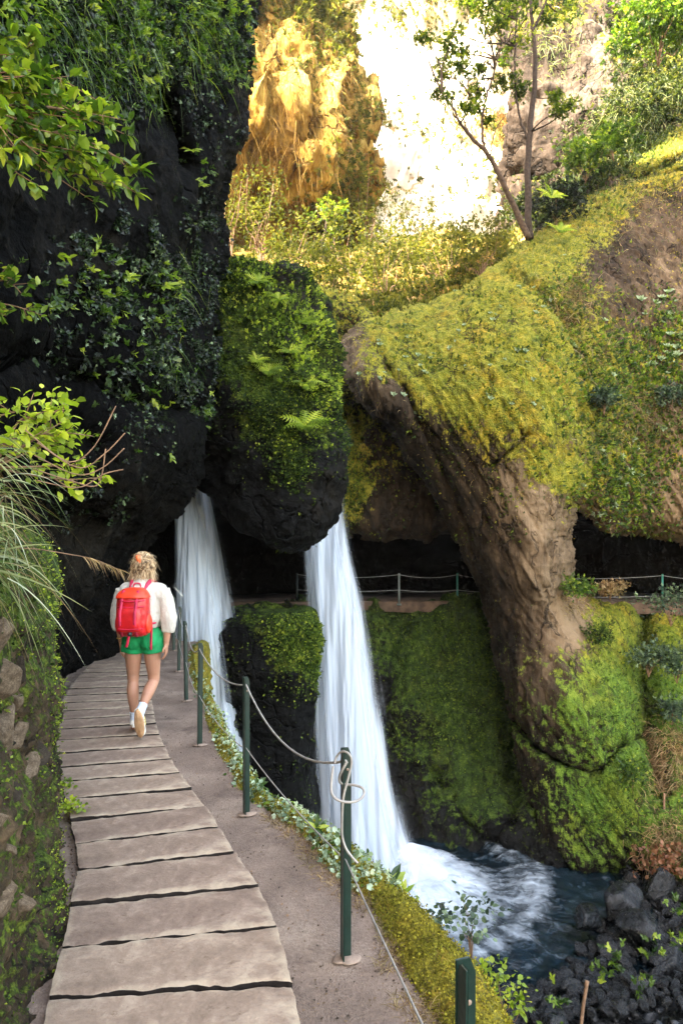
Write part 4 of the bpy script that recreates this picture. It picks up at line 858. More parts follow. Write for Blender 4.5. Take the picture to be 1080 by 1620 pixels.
# ================================================================== THE WALKER AND HER BACKPACK
def build_person(loc, rz):
    def skinm(name, c, r=.55, ss=.12): return plain(name, c, r, .4, var=.08, nscale=5, extra={'Subsurface Weight': ss, 'Subsurface Radius': (.6, .2, .1), 'Subsurface Scale': .02})
    M_skin = skinm('tanned_skin', (.40, .205, .13)); M_hair, nt_, out_ = newmat('blond_hair'); g = NG(nt_)
    hp = g.coord(sc=(1, 1, .25)); hn = g.noise(hp, 90, 4, .6); hb = g.noise(g.coord(), 9, 4)
    hc = g.ramp(g.math('ADD', g.math('MULTIPLY', g.attr('rnd'), .55), g.math('MULTIPLY', hn, .45)), [(.25, (.06, .032, .014)), (.45, (.30, .18, .08)), (.70, (.74, .58, .36))]); g.pbr(out_, hc, .5, .4)
    M_fleece = plain('cream_fleece', (.50, .47, .41), .95, .15, var=.08, nscale=14, bump=.6, bscale=110); M_short = plain('green_cloth', (.010, .27, .085), .75, .3, var=.2, nscale=9, bump=.4, bscale=30)
    M_sock = plain('pale_sock', (.62, .70, .82), .9, .2, bump=.4); M_shoe = plain('white_shoe', (.74, .72, .66), .6, .4); M_sole = plain('tan_sole', (.42, .25, .13), .7, .3, bump=.5, bscale=80); M_stripe = plain('shoe_stripe', (.55, .45, .18), .6, .4)
    M_clip = plain('orange_hair_clip', (.90, .17, .05), .4, .5)
    root = empty('person', loc, rz)
    tag(root, 'walker seen from behind in cream fleece, green shorts and white trainers with one heel raised', 'person')
    V3 = lambda *a: np.array(a, float)
    parts = []
    T = lambda pts, rad, ns=16, sub=14: parts.append(tube(pts, rad, ns, sub=sub))
    # ankles and knees: left stands, right has just pushed off
    HL, HR = V3(-.085, .0, .86), V3(.085, .0, .86); KL, KR = V3(-.105, .035, .475), V3(.085, .05, .47)
    AL, AR = V3(-.085, .02, .10), V3(.035, -.20, .235)
    for H, K, A in ((HL, KL, AL), (HR, KR, AR)):
        T([H+V3(0, 0, .03), H*.6+K*.4+V3(0, -.008, 0), K+V3(0, 0, .07), K], [.088, .077, .056, .052])
        d = A-K; back = V3(0, -.02, 0)
        T([K+V3(0, 0, .03), K, K+d*.22+back, K+d*.42+back*.9, K+d*.75+back*.2, A], [.052, .049, .056, .052, .036, .031])
    # feet inside the shoes
    T([AL+V3(0, -.02, -.03), V3(-.095, .07, .035), V3(-.10, .15, .025)], [.036, .032, .02])
    dn = V3(.02, .10, -.99); tl = V3(.04, -.145, .03)
    T([AR+V3(0, -.01, -.01), V3(.04, -.205, .14), tl], [.034, .033, .02])
    # pelvis, torso, neck
    def ell(c, r, rot=None): parts.append(ellipsoid(c, r, 24, 16, rot))
    ell((0, -.005, .90), (.172, .115, .12)); ell((-.07, -.05, .875), (.088, .085, .09)); ell((.07, -.05, .875), (.088, .085, .09))
    T([(0, 0, .88), (0, .01, 1.02), (0, .012, 1.12), (0, .0, 1.26), (0, -.005, 1.35)], [.13, .112, .118, .128, .10], 24, 20)
    ell((-.08, 0, 1.27), (.10, .09, .12)); ell((.08, 0, 1.27), (.10, .09, .12))
    T([(0, -.01, 1.34), (0, .0, 1.42), (0, .015, 1.50)], [.062, .052, .052])
    # head, slightly turned: skull, jaw, nose, ears
    hc = V3(.0, .03, 1.565); 
    ell(hc, (.076, .094, .102)); ell(hc+V3(0, .025, -.055), (.056, .068, .062)); ell(hc+V3(0, .100, -.02), (.012, .02, .022)); ell(hc+V3(0, .088, -.072), (.022, .012, .010)); ell(hc+V3(0, .085, -.105), (.024, .02, .018))
    for s in (-1, 1): ell(hc+V3(s*.076, .0, -.015), (.010, .018, .030)); ell(hc+V3(s*.03, .085, .005), (.016, .008, .009))
    # arms: upper arm, forearm, hand with five fingers
    def arm(Sh, El, Wr, fd, side):
        T([Sh, Sh*.5+El*.5, El], [.052, .046, .040]); T([El, El*.7+Wr*.3, Wr], [.041, .039, .026])
        fd = fd/np.linalg.norm(fd); across = np.cross(fd, V3(side, 0, 0)); across /= np.linalg.norm(across); palm = np.cross(across, fd)
        Pm = Wr+fd*.05
        R_ = np.stack([palm/np.linalg.norm(palm), across, fd], 1)
        ell(Wr+fd*.045, (.016, .038, .052), R_)
        T([Wr-fd*.01, Wr+fd*.03], [.024, .026], 12, 6)
        inn = V3(-side, 0, 0)
        for k, (o_, L_) in enumerate(((.029, .070), (.010, .080), (-.010, .075), (-.028, .058))):
            b = Wr+fd*.085+across*o_; k1 = b+fd*L_*.42+inn*.006; k2 = k1+fd*L_*.32+inn*.014; k3 = k2+fd*L_*.22+inn*.02
            T([b-fd*.02, b, k1, k2, k3], [.0095, .0095, .0088, .008, .0065], 10, 12)
        b = Wr+fd*.03+across*.028; T([b, b+across*.022+fd*.02+inn*.008, b+across*.03+fd*.045+inn*.014, b+across*.028+fd*.062+inn*.018], [.013, .0115, .010, .0075], 10, 12)
    arm(V3(-.175, 0, 1.315), V3(-.235, .01, 1.04), V3(-.225, .06, .835), V3(.01, .10, -1), -1)
    arm(V3(.175, 0, 1.315), V3(.245, -.03, 1.05), V3(.225, -.02, .845), V3(-.02, .06, -1), 1)
    body = fuse('body', parts, M_skin, .0052, 5, root, .5)
    # eyes
    for s in (-1, 1):
        V, Fs = ellipsoid(hc+V3(s*.03, .089, .004), (.011, .006, .007), 12, 8); mk('eye', V, Fs, plain('dark_eye', (.05, .03, .02), .2), root)
    V, Fs = ellipsoid(hc+V3(0, .098, -.074), (.021, .006, .006), 12, 8); mk('lips', V, Fs, plain('lips', (.45, .12, .10), .5), root)
    # shorts
    sp = []
    sp.append(ellipsoid((0, -.006, .905), (.183, .128, .125), 28, 18)); sp.append(ellipsoid((-.075, -.055, .87), (.096, .090, .10), 24, 14)); sp.append(ellipsoid((.075, -.055, .87), (.096, .090, .10), 24, 14))
    sp.append(tube([(0, 0, .90), (0, .005, 1.04)], [.15, .128], 28))
    for H, K, s in ((HL, KL, -1), (HR, KR, 1)):
        sp.append(tube([H+V3(0, 0, .02), H*.72+K*.28+V3(s*.010, -.004, .0)], [.108, .106], 24))
    sh = fuse('shorts', sp, M_short, .006, 4, root, .5)
    G_ = np.array([v.co for v in sh.data.vertices]); f_ = .006*fbm(G_*[22, 22, 9], 3, 5); 
    for v, d_ in zip(sh.data.vertices, f_): v.co += v.normal*float(d_)
    # fleece with baggy three-quarter sleeves
    fp = [tube([(0, 0, .985), (0, .0, 1.06), (0, .0, 1.2), (0, -.005, 1.33), (0, -.005, 1.40), (0, 0, 1.425)], [.150, .172, .182, .165, .10, .068], 32, sub=24)]
    for s in (-1, 1):
        fp.append(ellipsoid((s*.13, 0, 1.30), (.10, .098, .10), 24, 14))
        sh_, el_, wr_ = V3(s*.175, 0, 1.325), V3(s*.247, -.01, 1.05), V3(s*.238, .0, .945)
        if s < 0: el_, wr_ = V3(-.238, .005, 1.05), V3(-.232, .02, .965)
        fp.append(tube([sh_, sh_*.5+el_*.5+V3(s*.012, 0, 0), el_, wr_], [.074, .068, .070, .060], 22, sub=18))
    fl = fuse('fleece', fp, M_fleece, .007, 5, root, .5)
    G_ = np.array([v.co for v in fl.data.vertices]); f_ = .013*ridged(G_*[13, 13, 7], 4, 15)
    for v, d_ in zip(fl.data.vertices, f_): v.co += v.normal*float(d_)
    # socks and shoes
    def shoe(A, toe, upv, raised):
        grp = []
        f = (toe-A); f[:] = f; L = .255; 
        ax = (toe-A)/np.linalg.norm(toe-A); upn = upv-ax*upv.dot(ax); upn /= np.linalg.norm(upn); lat = np.cross(ax, upn)
        heel = A-ax*.045-upn*.055
        def ring(t, wd, h, base=0.):
            th = np.linspace(0, 2*np.pi, 22, endpoint=False); c = np.cos(th); s = np.sin(th)
            y = np.where(s > 0, s*h, s*.004)+base
            return heel+ax*t*L+lat*(np.sign(c)*np.abs(c)**.8*wd)[:, None]+upn*y[:, None]
        up_r = [ring(.0, .018, .03, .02), ring(.03, .032, .060, .02), ring(.14, .036, .082, .02), ring(.30, .036, .085, .02), ring(.45, .038, .066, .02), ring(.62, .043, .050, .02), ring(.80, .045, .042, .02), ring(.94, .034, .032, .02), ring(1., .014, .018, .02)]
        V, Fs = loftrings(catmull(np.array(up_r), np.linspace(0, 1, 26))); so = mk('shoe', V, Fs, M_shoe, root)
        th = np.linspace(0, 2*np.pi, 40, endpoint=False)
        ol = lambda k, z: heel+ax*((.5+.52*np.cos(th))*L)[:, None]+lat*(np.sin(th)*(.036+.010*(1+np.cos(th))/2)*k)[:, None]+upn*z
        V, Fs = loftrings([ol(.9, -.004), ol(1.02, 0), ol(1.05, .014), ol(1., .026), ol(.8, .028)]); mk('sole', V, Fs, M_sole if raised else M_shoe, so)
        for q in (.42, .52, .62):
            V, Fs = tube([heel+ax*q*L+lat*.043+upn*.035, heel+ax*(q-.05)*L+lat*.028+upn*.075, heel+ax*(q-.05)*L-lat*.028+upn*.075, heel+ax*q*L-lat*.043+upn*.035], .005, 6, sub=12); mk('lace', V, Fs, M_stripe, so)
    shoe(AL, V3(-.10, .20, .055), V3(0, 0, 1), False)
    shoe(AR, V3(.055, -.165, .0), V3(0, 1, .3), True)
    for A, K in ((AL, KL), (AR, KR)):
        d = (K-A)/np.linalg.norm(K-A); V, Fs = tube([A-d*.01, A+d*.05, A+d*.085, A+d*.088], [.044, .040, .041, .034], 20, sub=10); mk('sock', V, Fs, M_sock, root)
    # hair: a cap with thousands of strands, gathered up
    cap = [ellipsoid(hc+V3(0, -.018, .010), (.104, .106, .112), 28, 18), ellipsoid(hc+V3(0, -.070, .045), (.06, .05, .055), 20, 12), ellipsoid(hc+V3(0, -.045, -.085), (.080, .055, .062), 20, 12), ellipsoid(hc+V3(.06, -.03, -.04), (.055, .055, .07), 20, 12), ellipsoid(hc+V3(-.06, -.03, -.04), (.055, .055, .07), 20, 12)]
    hm = fuse('hair', cap, M_hair, .007, 3, root, .5)
    me = hm.data
    for v in me.vertices: pass
    hn_ = .012*fbm(np.array([v.co for v in me.vertices])*[38, 38, 22], 3, 8)
    for v, d_ in zip(me.vertices, hn_): v.co += v.normal*float(d_)
    vs = [v for v in me.vertices if v.co.y < hc[1]+.055 or v.co.z > hc[2]+.055]
    # remove the face side of the cap
    bm = bmesh.new(); bm.from_mesh(me); dele = [v for v in bm.verts if v.co.y > hc[1]+.050 and v.co.z < hc[2]+.055]; bmesh.ops.delete(bm, geom=dele, context='VERTS'); bm.to_mesh(me); bm.free()
    at = me.attributes.new('rnd', 'FLOAT', 'POINT'); Pv = np.array([v.co for v in me.vertices]); at.data.foreach_set('value', (.35+.5*vn(Pv*[60, 60, 18], 3)).astype(np.float32))
    Nv = np.array([v.normal for v in me.vertices]); i = rng.integers(0, len(Pv), 3200); knot = hc+V3(-.012, -.085, .05)
    P_ = Pv[i]; tow = knot-P_; low = (P_[:, 2] < hc[2]-.05)
    D_ = tow/np.linalg.norm(tow, axis=1, keepdims=True); D_[low] = D_[low]*.1+[0, 0, -1.]
    D_ = D_+Nv[i]*.30+rng.normal(size=P_.shape)*.30
    lst = [blades(P_, D_, .045+.04*rng.random(len(i)), .006, .6, 5, rnd=np.clip(.5+.9*fbm(P_*30, 2, 4)+.2*rng.normal(size=len(i)), 0, 1))]
    j = rng.integers(0, len(Pv), 90); lst.append(blades(Pv[j], Nv[j]*.6+rng.normal(size=(90, 3))*.5+[0, 0, -.4], .04+.04*rng.random(90), .004, .8, 5))
    q = rdir(320); lst.append(blades(knot+q*.03, q*.7+[0, 0, -.1], .03+.03*rng.random(320), .006, .9, 6))
    leafobj('strands', lst, M_hair, hm)
    V, Fs = merge([tube([knot+V3(-.018, -.03, .03), knot+V3(0, -.042, .01), knot+V3(.012, -.03, -.03)], [.017, .022, .013], 10, sub=10), tube([knot+V3(.015, -.03, .028), knot+V3(-.002, -.045, .008), knot+V3(-.01, -.03, -.028)], [.010, .014, .008], 10, sub=10)]); mk('hair_clip', V, Fs, M_clip, root)
    V, Fs = tube([V3(-.232+.03*math.cos(a), .045+.03*math.sin(a), .872) for a in np.linspace(0, 6.3, 24)], .004, 6); mk('bracelet', V, Fs, plain('gold', (.6, .4, .12), .3, .5, .8), root)

    # ---------------- backpack: its own thing, worn on the back
    M_red = plain('glossy_red_fabric', (.50, .010, .014), .32, .55, var=.25, nscale=7, bump=.35, bscale=16); M_or = plain('orange_red_fabric', (.74, .045, .014), .42, .5, var=.15, nscale=7, bump=.4, bscale=16); M_strap = plain('crimson_webbing', (.55, .015, .06), .6, .4); M_pink = plain('pink_padding', (.50, .02, .07), .6, .4); M_blk = plain('black_buckle', (.01, .01, .01), .4)
    bp = empty('backpack', loc, rz); tag(bp, 'glossy red and orange backpack with dangling crimson straps, worn by the walker', 'backpack')
    def sect(z, w_, d_, y0, n=40, e=3.2, x0=-.012):
        th = np.linspace(0, 2*np.pi, n, endpoint=False); c, s = np.cos(th), np.sin(th)
        return np.stack([x0+np.sign(c)*np.abs(c)**(2/e)*w_, y0-d_+np.sign(s)*np.abs(s)**(2/e)*d_, np.full(n, z)], -1)
    rings = [sect(.870, .060, .05, -.165), sect(.874, .120, .085, -.150), (sect(.905, .150, .110, -.14)), sect(.97, .157, .118, -.14), sect(1.10, .160, .118, -.145), sect(1.22, .158, .112, -.15), sect(1.29, .150, .104, -.15), sect(1.325, .125, .088, -.15), sect(1.335, .07, .05, -.16)]
    V, Fs = loftrings(catmull(np.array(rings), np.linspace(0, 1, 60))); V = V+(.006*fbm(V*[14, 14, 10], 4, 3))[:, None]*np.sign(V-V.mean(0)); mk('main_body', V, Fs, M_red, bp)
    rings = [sect(1.265, .156, .114, -.148), sect(1.272, .164, .122, -.146), sect(1.30, .158, .117, -.148), sect(1.34, .132, .095, -.15), sect(1.366, .085, .06, -.16), sect(1.37, .03, .03, -.19)]
    V, Fs = loftrings(catmull(np.array(rings), np.linspace(0, 1, 34))); V = V+(.006*fbm(V*18, 3, 9))[:, None]; mk('lid', V, Fs, M_or, bp)
    rings = [sect(.93, .10, .03, -.355), sect(.945, .125, .045, -.335), sect(1.02, .130, .052, -.33), sect(1.13, .126, .050, -.33), sect(1.17, .112, .040, -.335), sect(1.18, .06, .02, -.35)]
    V, Fs = loftrings(catmull(np.array(rings), np.linspace(0, 1, 34))); V = V+(.007*fbm(V*[18, 14, 10], 3, 19))[:, None]; mk('front_pocket', V, Fs, M_red, bp)
    for s in (-1, 1):
        x = -.012+s*.157; rings = [np.array([x+a*.022, -.26+b*.075, z]) for z in (0,) for a, b in ((0, 0),)]
        V, Fs = ellipsoid((x, -.25, 1.0), (.026, .080, .10), 20, 14); mk('side_pocket', V, Fs, M_or if s > 0 else M_red, bp)
        V, Fs = loftrings([[(s*.075-.012-.014, y+.004, z), (s*.075-.012+.014, y+.004, z), (s*.075-.012+.014, y-.004, z), (s*.075-.012-.014, y-.004, z)] for y, z in ((-.372, .88), (-.415, .95), (-.437, 1.03), (-.432, 1.13), (-.408, 1.18), (-.385, 1.24), (-.370, 1.30), (-.33, 1.35))]); mk('compression_strap', V, Fs, M_pink, bp)
    for z, y in ((1.245, -.388), (1.185, -.40), (.965, -.432)):
        V, Fs = tube([(-.14, y+.055, z), (-.10, y+.008, z), (-.01, y-.004, z-.004), (.08, y+.008, z), (.13, y+.055, z)], .0055, 8, sub=20); mk('zip', V, Fs, M_strap, bp)
    V, Fs = tube([(.03-.02, -.435, .915), (.03, -.447, .915)], .022, 16); mk('logo_patch', V, Fs, M_blk, bp)
    def web(name, pts, w_, mat):
        R = []
        for (x, y, z) in catmull(np.array(pts, float), np.linspace(0, 1, 14)): R.append([(x-w_, y+.002, z), (x+w_, y+.002, z), (x+w_, y-.002, z), (x-w_, y-.002, z)])
        V, Fs = loftrings(R); return mk(name, V, Fs, mat, bp)
    web('dangling_strap', [(.005, -.40, .93), (.0, -.43, .88), (-.012, -.43, .82), (-.028, -.42, .78)], .014, M_strap)
    web('dangling_strap', [(.150, -.20, 1.02), (.160, -.215, .96), (.152, -.20, .85), (.150, -.20, .72)], .012, M_strap)
    web('dangling_strap', [(-.19, -.16, 1.19), (-.195, -.17, 1.16), (-.19, -.17, 1.13)], .01, M_strap)
    for s in (-1, 1):
        V, Fs = tube([(s*.07-.01, -.17, 1.30), (s*.085, -.11, 1.40), (s*.10, -.02, 1.432), (s*.115, .08, 1.38), (s*.125, .13, 1.26), (s*.15, .10, 1.10), (s*.165, -.06, 1.0), (s*.14, -.17, .99)], [.018, .022, .024, .024, .022, .016, .012, .010], 12, sub=40); V[:, 1] = V[:, 1]; mk('shoulder_strap', V, Fs, M_pink, bp)
    V, Fs = tube([(-.045, -.165, 1.35), (-.04, -.16, 1.405), (.02, -.16, 1.405), (.03, -.165, 1.35)], .008, 8, sub=20); mk('grab_handle', V, Fs, M_pink, bp)
    return root, bp
if not globals().get('SKIP_PERSON'):
    root_, bp_ = build_person((-1.785, 6.15, .05), math.radians(-2))
    root_.scale = (.965, .965, .965); bp_.scale = (.84, .90, .84); bp_.location = (-1.785, 6.16, .05+.165)
# ================================================================== LEAVES AND PLANTS
LM_moss = leafmat('moss_leaves', [(.0, (.030, .045, .006)), (.4, (.13, .15, .012)), (.75, (.30, .28, .03)), (1., (.50, .40, .05))], .25, .8, .15)
LM_mossg = leafmat('green_moss_leaves', [(.0, (.010, .022, .004)), (.5, (.05, .085, .010)), (.85, (.15, .20, .02)), (1., (.30, .33, .03))], .25, .7, .2)
LM_dark = leafmat('dark_leaves', [(.0, (.002, .005, .002)), (.6, (.008, .018, .006)), (.9, (.04, .075, .02)), (1., (.20, .26, .12))], .2, .45, .4)
LM_leaf = leafmat('green_leaves', [(.0, (.022, .05, .010)), (.5, (.07, .13, .015)), (.85, (.20, .29, .025)), (1., (.38, .42, .05))], .4, .4, .5)
LM_bright = leafmat('young_bright_leaves', [(.0, (.09, .14, .012)), (.5, (.25, .33, .025)), (1., (.52, .55, .07))], .45, .45, .4)
LM_blue = leafmat('blue_green_leaves', [(.0, (.012, .025, .014)), (.5, (.045, .08, .045)), (1., (.20, .27, .15))], .25, .5, .4)
LM_pale = leafmat('pale_succulent', [(.0, (.14, .19, .11)), (.5, (.32, .40, .25)), (1., (.58, .64, .46))], .15, .45, .4)
LM_dry = leafmat('dry_grass', [(.0, (.10, .055, .025)), (.5, (.27, .17, .085)), (1., (.50, .37, .20))], .3, .7, .3)
LM_grass = leafmat('green_grass', [(.0, (.04, .07, .015)), (.5, (.13, .17, .045)), (.85, (.30, .30, .13)), (1., (.50, .42, .24))], .35, .6, .35)
LM_far = leafmat('sunlit_shrub_leaves', [(.0, (.035, .045, .008)), (.5, (.10, .105, .015)), (1., (.22, .20, .035))], .45, .6, .3)
LM_gold = leafmat('hanging_dry_fronds', [(.0, (.05, .022, .004)), (.5, (.16, .085, .014)), (1., (.34, .21, .055))], .3, .8, .2)
M_bark = plain('pale_bark', (.085, .055, .036), .9, .25, var=.45, nscale=14, bump=.7); M_barkd = plain('dark_bark', (.045, .032, .024), .9, .25, var=.45, nscale=14, bump=.7); M_twig = plain('brown_twig', (.20, .12, .07), .85, .3, var=.4, nscale=20)
TL, TO, TF, TR, TS = T_leaf(), T_oval(), T_frond(), T_rosette(), T_sprig()
bx = lambda x0, y0, x1, y1, s=12: (lambda px, py: sstep(x0-s, x0+s, px)*(1-sstep(x1-s, x1+s, px))*sstep(y0-s, y0+s, py)*(1-sstep(y1-s, y1+s, py)))
def blobs(*bs):
    def f(px, py):
        r = 0
        for (x, y, rad, w_) in bs: r = r+w_*np.exp(-((px-x)**2+(py-y)**2)/rad**2)
        return r
    return f
# ---- ground cover: what nobody could count
cov = []
def cover(name, lst, mat, label): return stuff(leafobj(name, lst, mat), label, 'ground cover')
top = lambda px, py: (py < 860)*1.
pat = lambda x, y, k, lo=.0, sc_=34.: np.clip((fbm(np.stack([x/sc_, y/sc_, x*0+k], -1), 4, 9)-lo)*5, 0, 1)
cover('arch_moss', [scatter(L_arch, 16000, TL, .027, lambda x, y: (y < 860)*pat(x, y, 0), 2.5, .7, .3), scatter(L_arch, 2200, TS, .06, lambda x, y: (y < 860)*pat(x, y, 7, .05), 1.5, 1., .3)], LM_moss, 'yellow moss patches on the great rock arch')
LM_orange = leafmat('orange_moss_leaves', [(.0, (.08, .045, .008)), (.5, (.26, .17, .018)), (1., (.50, .34, .05))], .25, .8, .15)
cover('arch_orange_moss', [scatter(L_arch, 7000, TL, .027, lambda x, y: (y < 860)*pat(x, y, 3, .08), 2.5, .7, .3)], LM_orange, 'orange moss patches on the great rock arch')
cover('arch_green_moss', [scatter(L_arch, 9000, TL, .030, lambda x, y: (y < 860)*pat(x, y, 11, .08), 1.5, .7, .3), scatter(L_arch, 4200, TS, .085, lambda x, y: (y < 860)*pat(x, y, 15, .12)+blobs((950, 560, 60, .6), (1020, 700, 80, .8), (900, 480, 40, .7), (1050, 820, 60, .4))(x, y), 1., 1., .3)], LM_mossg, 'green moss and seedlings on the great rock arch')
P_, N_, _, _ = pick(L_arch, 2600, lambda x, y: (y < 860)*pat(x, y, 21, .12, 24.), .6); cover('arch_dry_tufts', [blades(P_, N_+rdir(len(P_), .1), .06+.12*rng.random(len(P_)), .010, .8, 4)], LM_dry, 'brown dead tufts in the moss of the arch')
cover('arch_lower_moss', [scatter(L_arch, 15000, TL, .028, lambda x, y: (y > 900)*np.clip(.5+1.5*fbm(np.stack([x/30., y/30., x*0], -1), 3, 9), .05, 2), 3, .8, .3), scatter(L_arch, 3500, TS, .07, bx(925, 950, 1200, 1330), 1., 1., .4)], LM_mossg, 'green moss and small leaves on the slope under the right cave')
cover('arch_herbs', [scatter(L_arch, 4200, TS, .12, blobs((960, 580, 70, 1), (1040, 640, 80, 1), (1000, 760, 70, 1.2), (1060, 520, 40, .8), (900, 470, 30, .8), (960, 310, 40, .4), (1040, 250, 40, .5)), .8, 1., .3),
        scatter(L_arch, 1500, TR, .09, blobs((1050, 600, 60, 1), (1000, 800, 50, 1.3), (1060, 540, 50, 1), (960, 760, 40, 1)), .5, 1.2, .3)], LM_leaf, 'leafy herbs hanging on the right-hand rock slope')
P_, N_, _, _ = pick(L_arch, 7000, blobs((880, 360, 50, 1.5), (960, 300, 60, 1.5), (1040, 230, 60, 1), (820, 400, 40, 1), (900, 490, 40, .6), (930, 580, 40, .4), (1020, 660, 60, .4), (940, 700, 40, .5)), .5)
cover('slope_grass', [blades(P_, N_*.6+rdir(len(P_), .5), 1.0*(.14+.22*rng.random(len(P_))), .009, .8*rng.random(len(P_)), 4)], LM_grass, 'pale grass on the slope above the arch')
P_, N_, _, _ = pick(L_arch, 6000, blobs((900, 470, 26, 1.5), (905, 520, 20, .8), (930, 560, 30, .5), (1010, 660, 40, .5), (905, 950, 16, 2), (930, 960, 14, 1), (1060, 1180, 30, 2.5), (1050, 1230, 30, 2), (820, 700, 10, .6), (980, 300, 60, .4), (1060, 1330, 30, 2)), .1)
cover('dry_stems', [blades(P_, N_+rdir(len(P_), -.2), .14+.25*rng.random(len(P_)), .013, 1.*rng.random(len(P_)), 4)], LM_dry, 'dry brown stems and dead grass on the arch')
cover('lower_cliff_moss', [scatter(L_low, 24000, TL, .032, None, 2.5, .8, -.2), scatter(L_low, 4000, TS, .08, bx(570, 960, 800, 1200), 2, 1, -.3)], leafmat('curtain_moss', [(.0, (.007, .016, .004)), (.5, (.032, .062, .008)), (1., (.16, .21, .024))], .3, .7, .2), 'green moss curtain on the cliff under the far path')
cover('gap_moss', [scatter(L_gap, 6000, TS, .08, None, 3, 1, -.3)], LM_mossg, 'moss hanging in the gap behind the boulder')
cover('boulder_moss', [scatter(BLD, 26000, TL, .036, lambda x, y: .15+pat(x, y, 2), 2.5, .9, .1), scatter(BLD, 3000, TS, .075, lambda x, y: pat(x, y, 5, .05), 2, 1., .2)], leafmat('boulder_moss_leaves', [(.0, (.006, .014, .003)), (.5, (.020, .040, .006)), (.85, (.07, .11, .012)), (1., (.22, .26, .03))], .25, .7, .2), 'short green moss covering the hanging boulder')
cover('boulder_bright_moss', [scatter(BLD, 1800, TL, .05, blobs((380, 430, 40, 1.5), (350, 430, 25, 1), (430, 500, 40, .5), (490, 560, 40, .6), (500, 640, 40, .5), (450, 700, 40, .6), (520, 610, 25, .8)), 1, .9, .4), scatter(BLD, 600, TS, .10, blobs((410, 470, 40, 1), (490, 520, 30, 1.2), (470, 570, 30, 1.2), (510, 610, 25, 1.2), (440, 520, 30, .6), (480, 480, 30, .6)), .6, 1, .4)], LM_bright, 'bright yellow-green sprigs on the boulder')
cover('ledge_moss', [scatter(PED, 9000, TL, .045, None, 3, .9, .1), scatter(PED, 900, TS, .09, blobs((480, 1020, 25, 1)), 1, 1, .2)], LM_mossg, 'moss on the corner of the rock block between the falls')
_lf = blobs((60, 20, 90, 1), (170, 60, 80, 1), (280, 40, 80, 1), (350, 90, 40, 1), (330, 200, 30, .5), (230, 400, 60, .6), (320, 340, 30, .6), (270, 480, 70, .7), (160, 450, 70, .5), (240, 600, 70, .6), (310, 640, 25, 1), (300, 560, 40, .8), (130, 550, 60, .3), (130, 780, 50, .4))
lf = lambda x, y: _lf(x, y)*np.clip(.1+3.2*fbm(np.stack([x/22., y/22., x*0+3], -1), 3, 33), 0, 3)
cover('left_cliff_moss', [scatter(L_left, 30000, TL, .045, lf, .7, .8, 0), scatter(L_left, 5500, TS, .070, lf, .7, 1, -.1)], LM_dark, 'dark moss and small leaves on the overhanging left cliff')
cover('left_cliff_leaves', [scatter(L_left, 1500, TS, .10, blobs((40, 10, 70, .6), (200, 40, 70, 1), (330, 30, 50, 1.2), (230, 100, 50, .5), (350, 110, 25, 1), (310, 260, 20, .3)), .5, 1, .2), scatter(L_left, 260, TS, .12, blobs((240, 460, 40, .6), (300, 640, 20, 1.5), (120, 470, 60, .5), (200, 620, 60, .4)), .3, 1, .1)], LM_leaf, 'green sprigs growing on the left cliff')
P_, N_, _, _ = pick(L_left, 1100, blobs((40, 30, 60, .7), (130, 110, 40, .8), (200, 50, 80, 1), (330, 60, 40, 1), (260, 560, 20, .8), (180, 150, 40, .4), (280, 430, 60, .2)), .3)
cover('left_cliff_grass', [blades(P_, N_*.5+rdir(len(P_), -.1), .14+.2*rng.random(len(P_)), .009, 1.1, 5)], LM_leaf, 'hanging grass tufts on the left cliff')
# wall
wf = lambda x, y: (x > -150)*1.
cover('wall_moss', [scatter(wall, 26000, TL, .013, lambda x, y: (x > -150)*np.clip(.2+2.4*fbm(np.stack([x/26., y/26., x*0], -1), 3, 19), .02, 2), 1.5, .8, .1), scatter(wall, 1500, TS, .024, wf, 1., 1, .1)], LM_mossg, 'green moss on the left wall')
cover('wall_bright_moss', [scatter(wall, 10000, TL, .012, lambda x, y: sstep(60, 90, x)*(y > 850)+.5*blobs((40, 960, 40, 1), (70, 900, 30, 1), (30, 1200, 40, .5), (80, 1450, 30, .7))(x, y), .5, .9, .2), scatter(wall, 900, TS, .024, lambda x, y: sstep(70, 90, x)*(y > 900), .4, 1, .3)], LM_bright, 'bright moss fringe along the corner of the left wall')
# path rim
rf = lambda x, y: (y > 900)*1.
def rimpick(n, z0, z1, y0=0, y1=12, side=None):
    P = rim['P']; w_ = ((P[:, 2] > z0) & (P[:, 2] < z1) & (P[:, 1] > y0) & (P[:, 1] < y1))/np.maximum(P[:, 1], 1)**1.3; i = rng.choice(len(P), n, p=w_/w_.sum()); return P[i]+rng.normal(size=(n, 3))*.012, rim['N'][i]
P_, N_ = rimpick(60000, -.25, .2); cover('rim_moss', [inst(TL, P_-N_*.004, N_+rdir(len(P_))*.7, N_+rdir(len(P_))*.4, 0.009*(.6+.8*rng.random(len(P_))))], leafmat('rim_moss_leaves', [(.0, (.07, .058, .010)), (.5, (.22, .185, .020)), (1., (.44, .37, .045))], .25, .8, .15), 'yellow moss on the rim of the path')
P_, N_ = rimpick(1200, -.12, .2, 3.4, 12); cover('rim_herbs', [inst(TO, P_+N_*.02*rng.random((len(P_), 1)), rdir(len(P_), .2), N_+rdir(len(P_))*.5+[0, 0, .5], .028*(.5+rng.random(len(P_)))), inst(TS, P_[:300], N_[:300]+rdir(300)*.6, rdir(300), .045)], LM_pale, 'small pale leaves creeping along the path rim')
P_, N_ = rimpick(500, -.12, .2, 3.4, 12); cover('rim_leaves', [inst(TO, P_+N_*.03*rng.random((len(P_), 1)), rdir(len(P_), .2), N_+rdir(len(P_))*.5+[0, 0, .5], .026*(.5+rng.random(len(P_))))], LM_leaf, 'small green leaves creeping along the path rim')
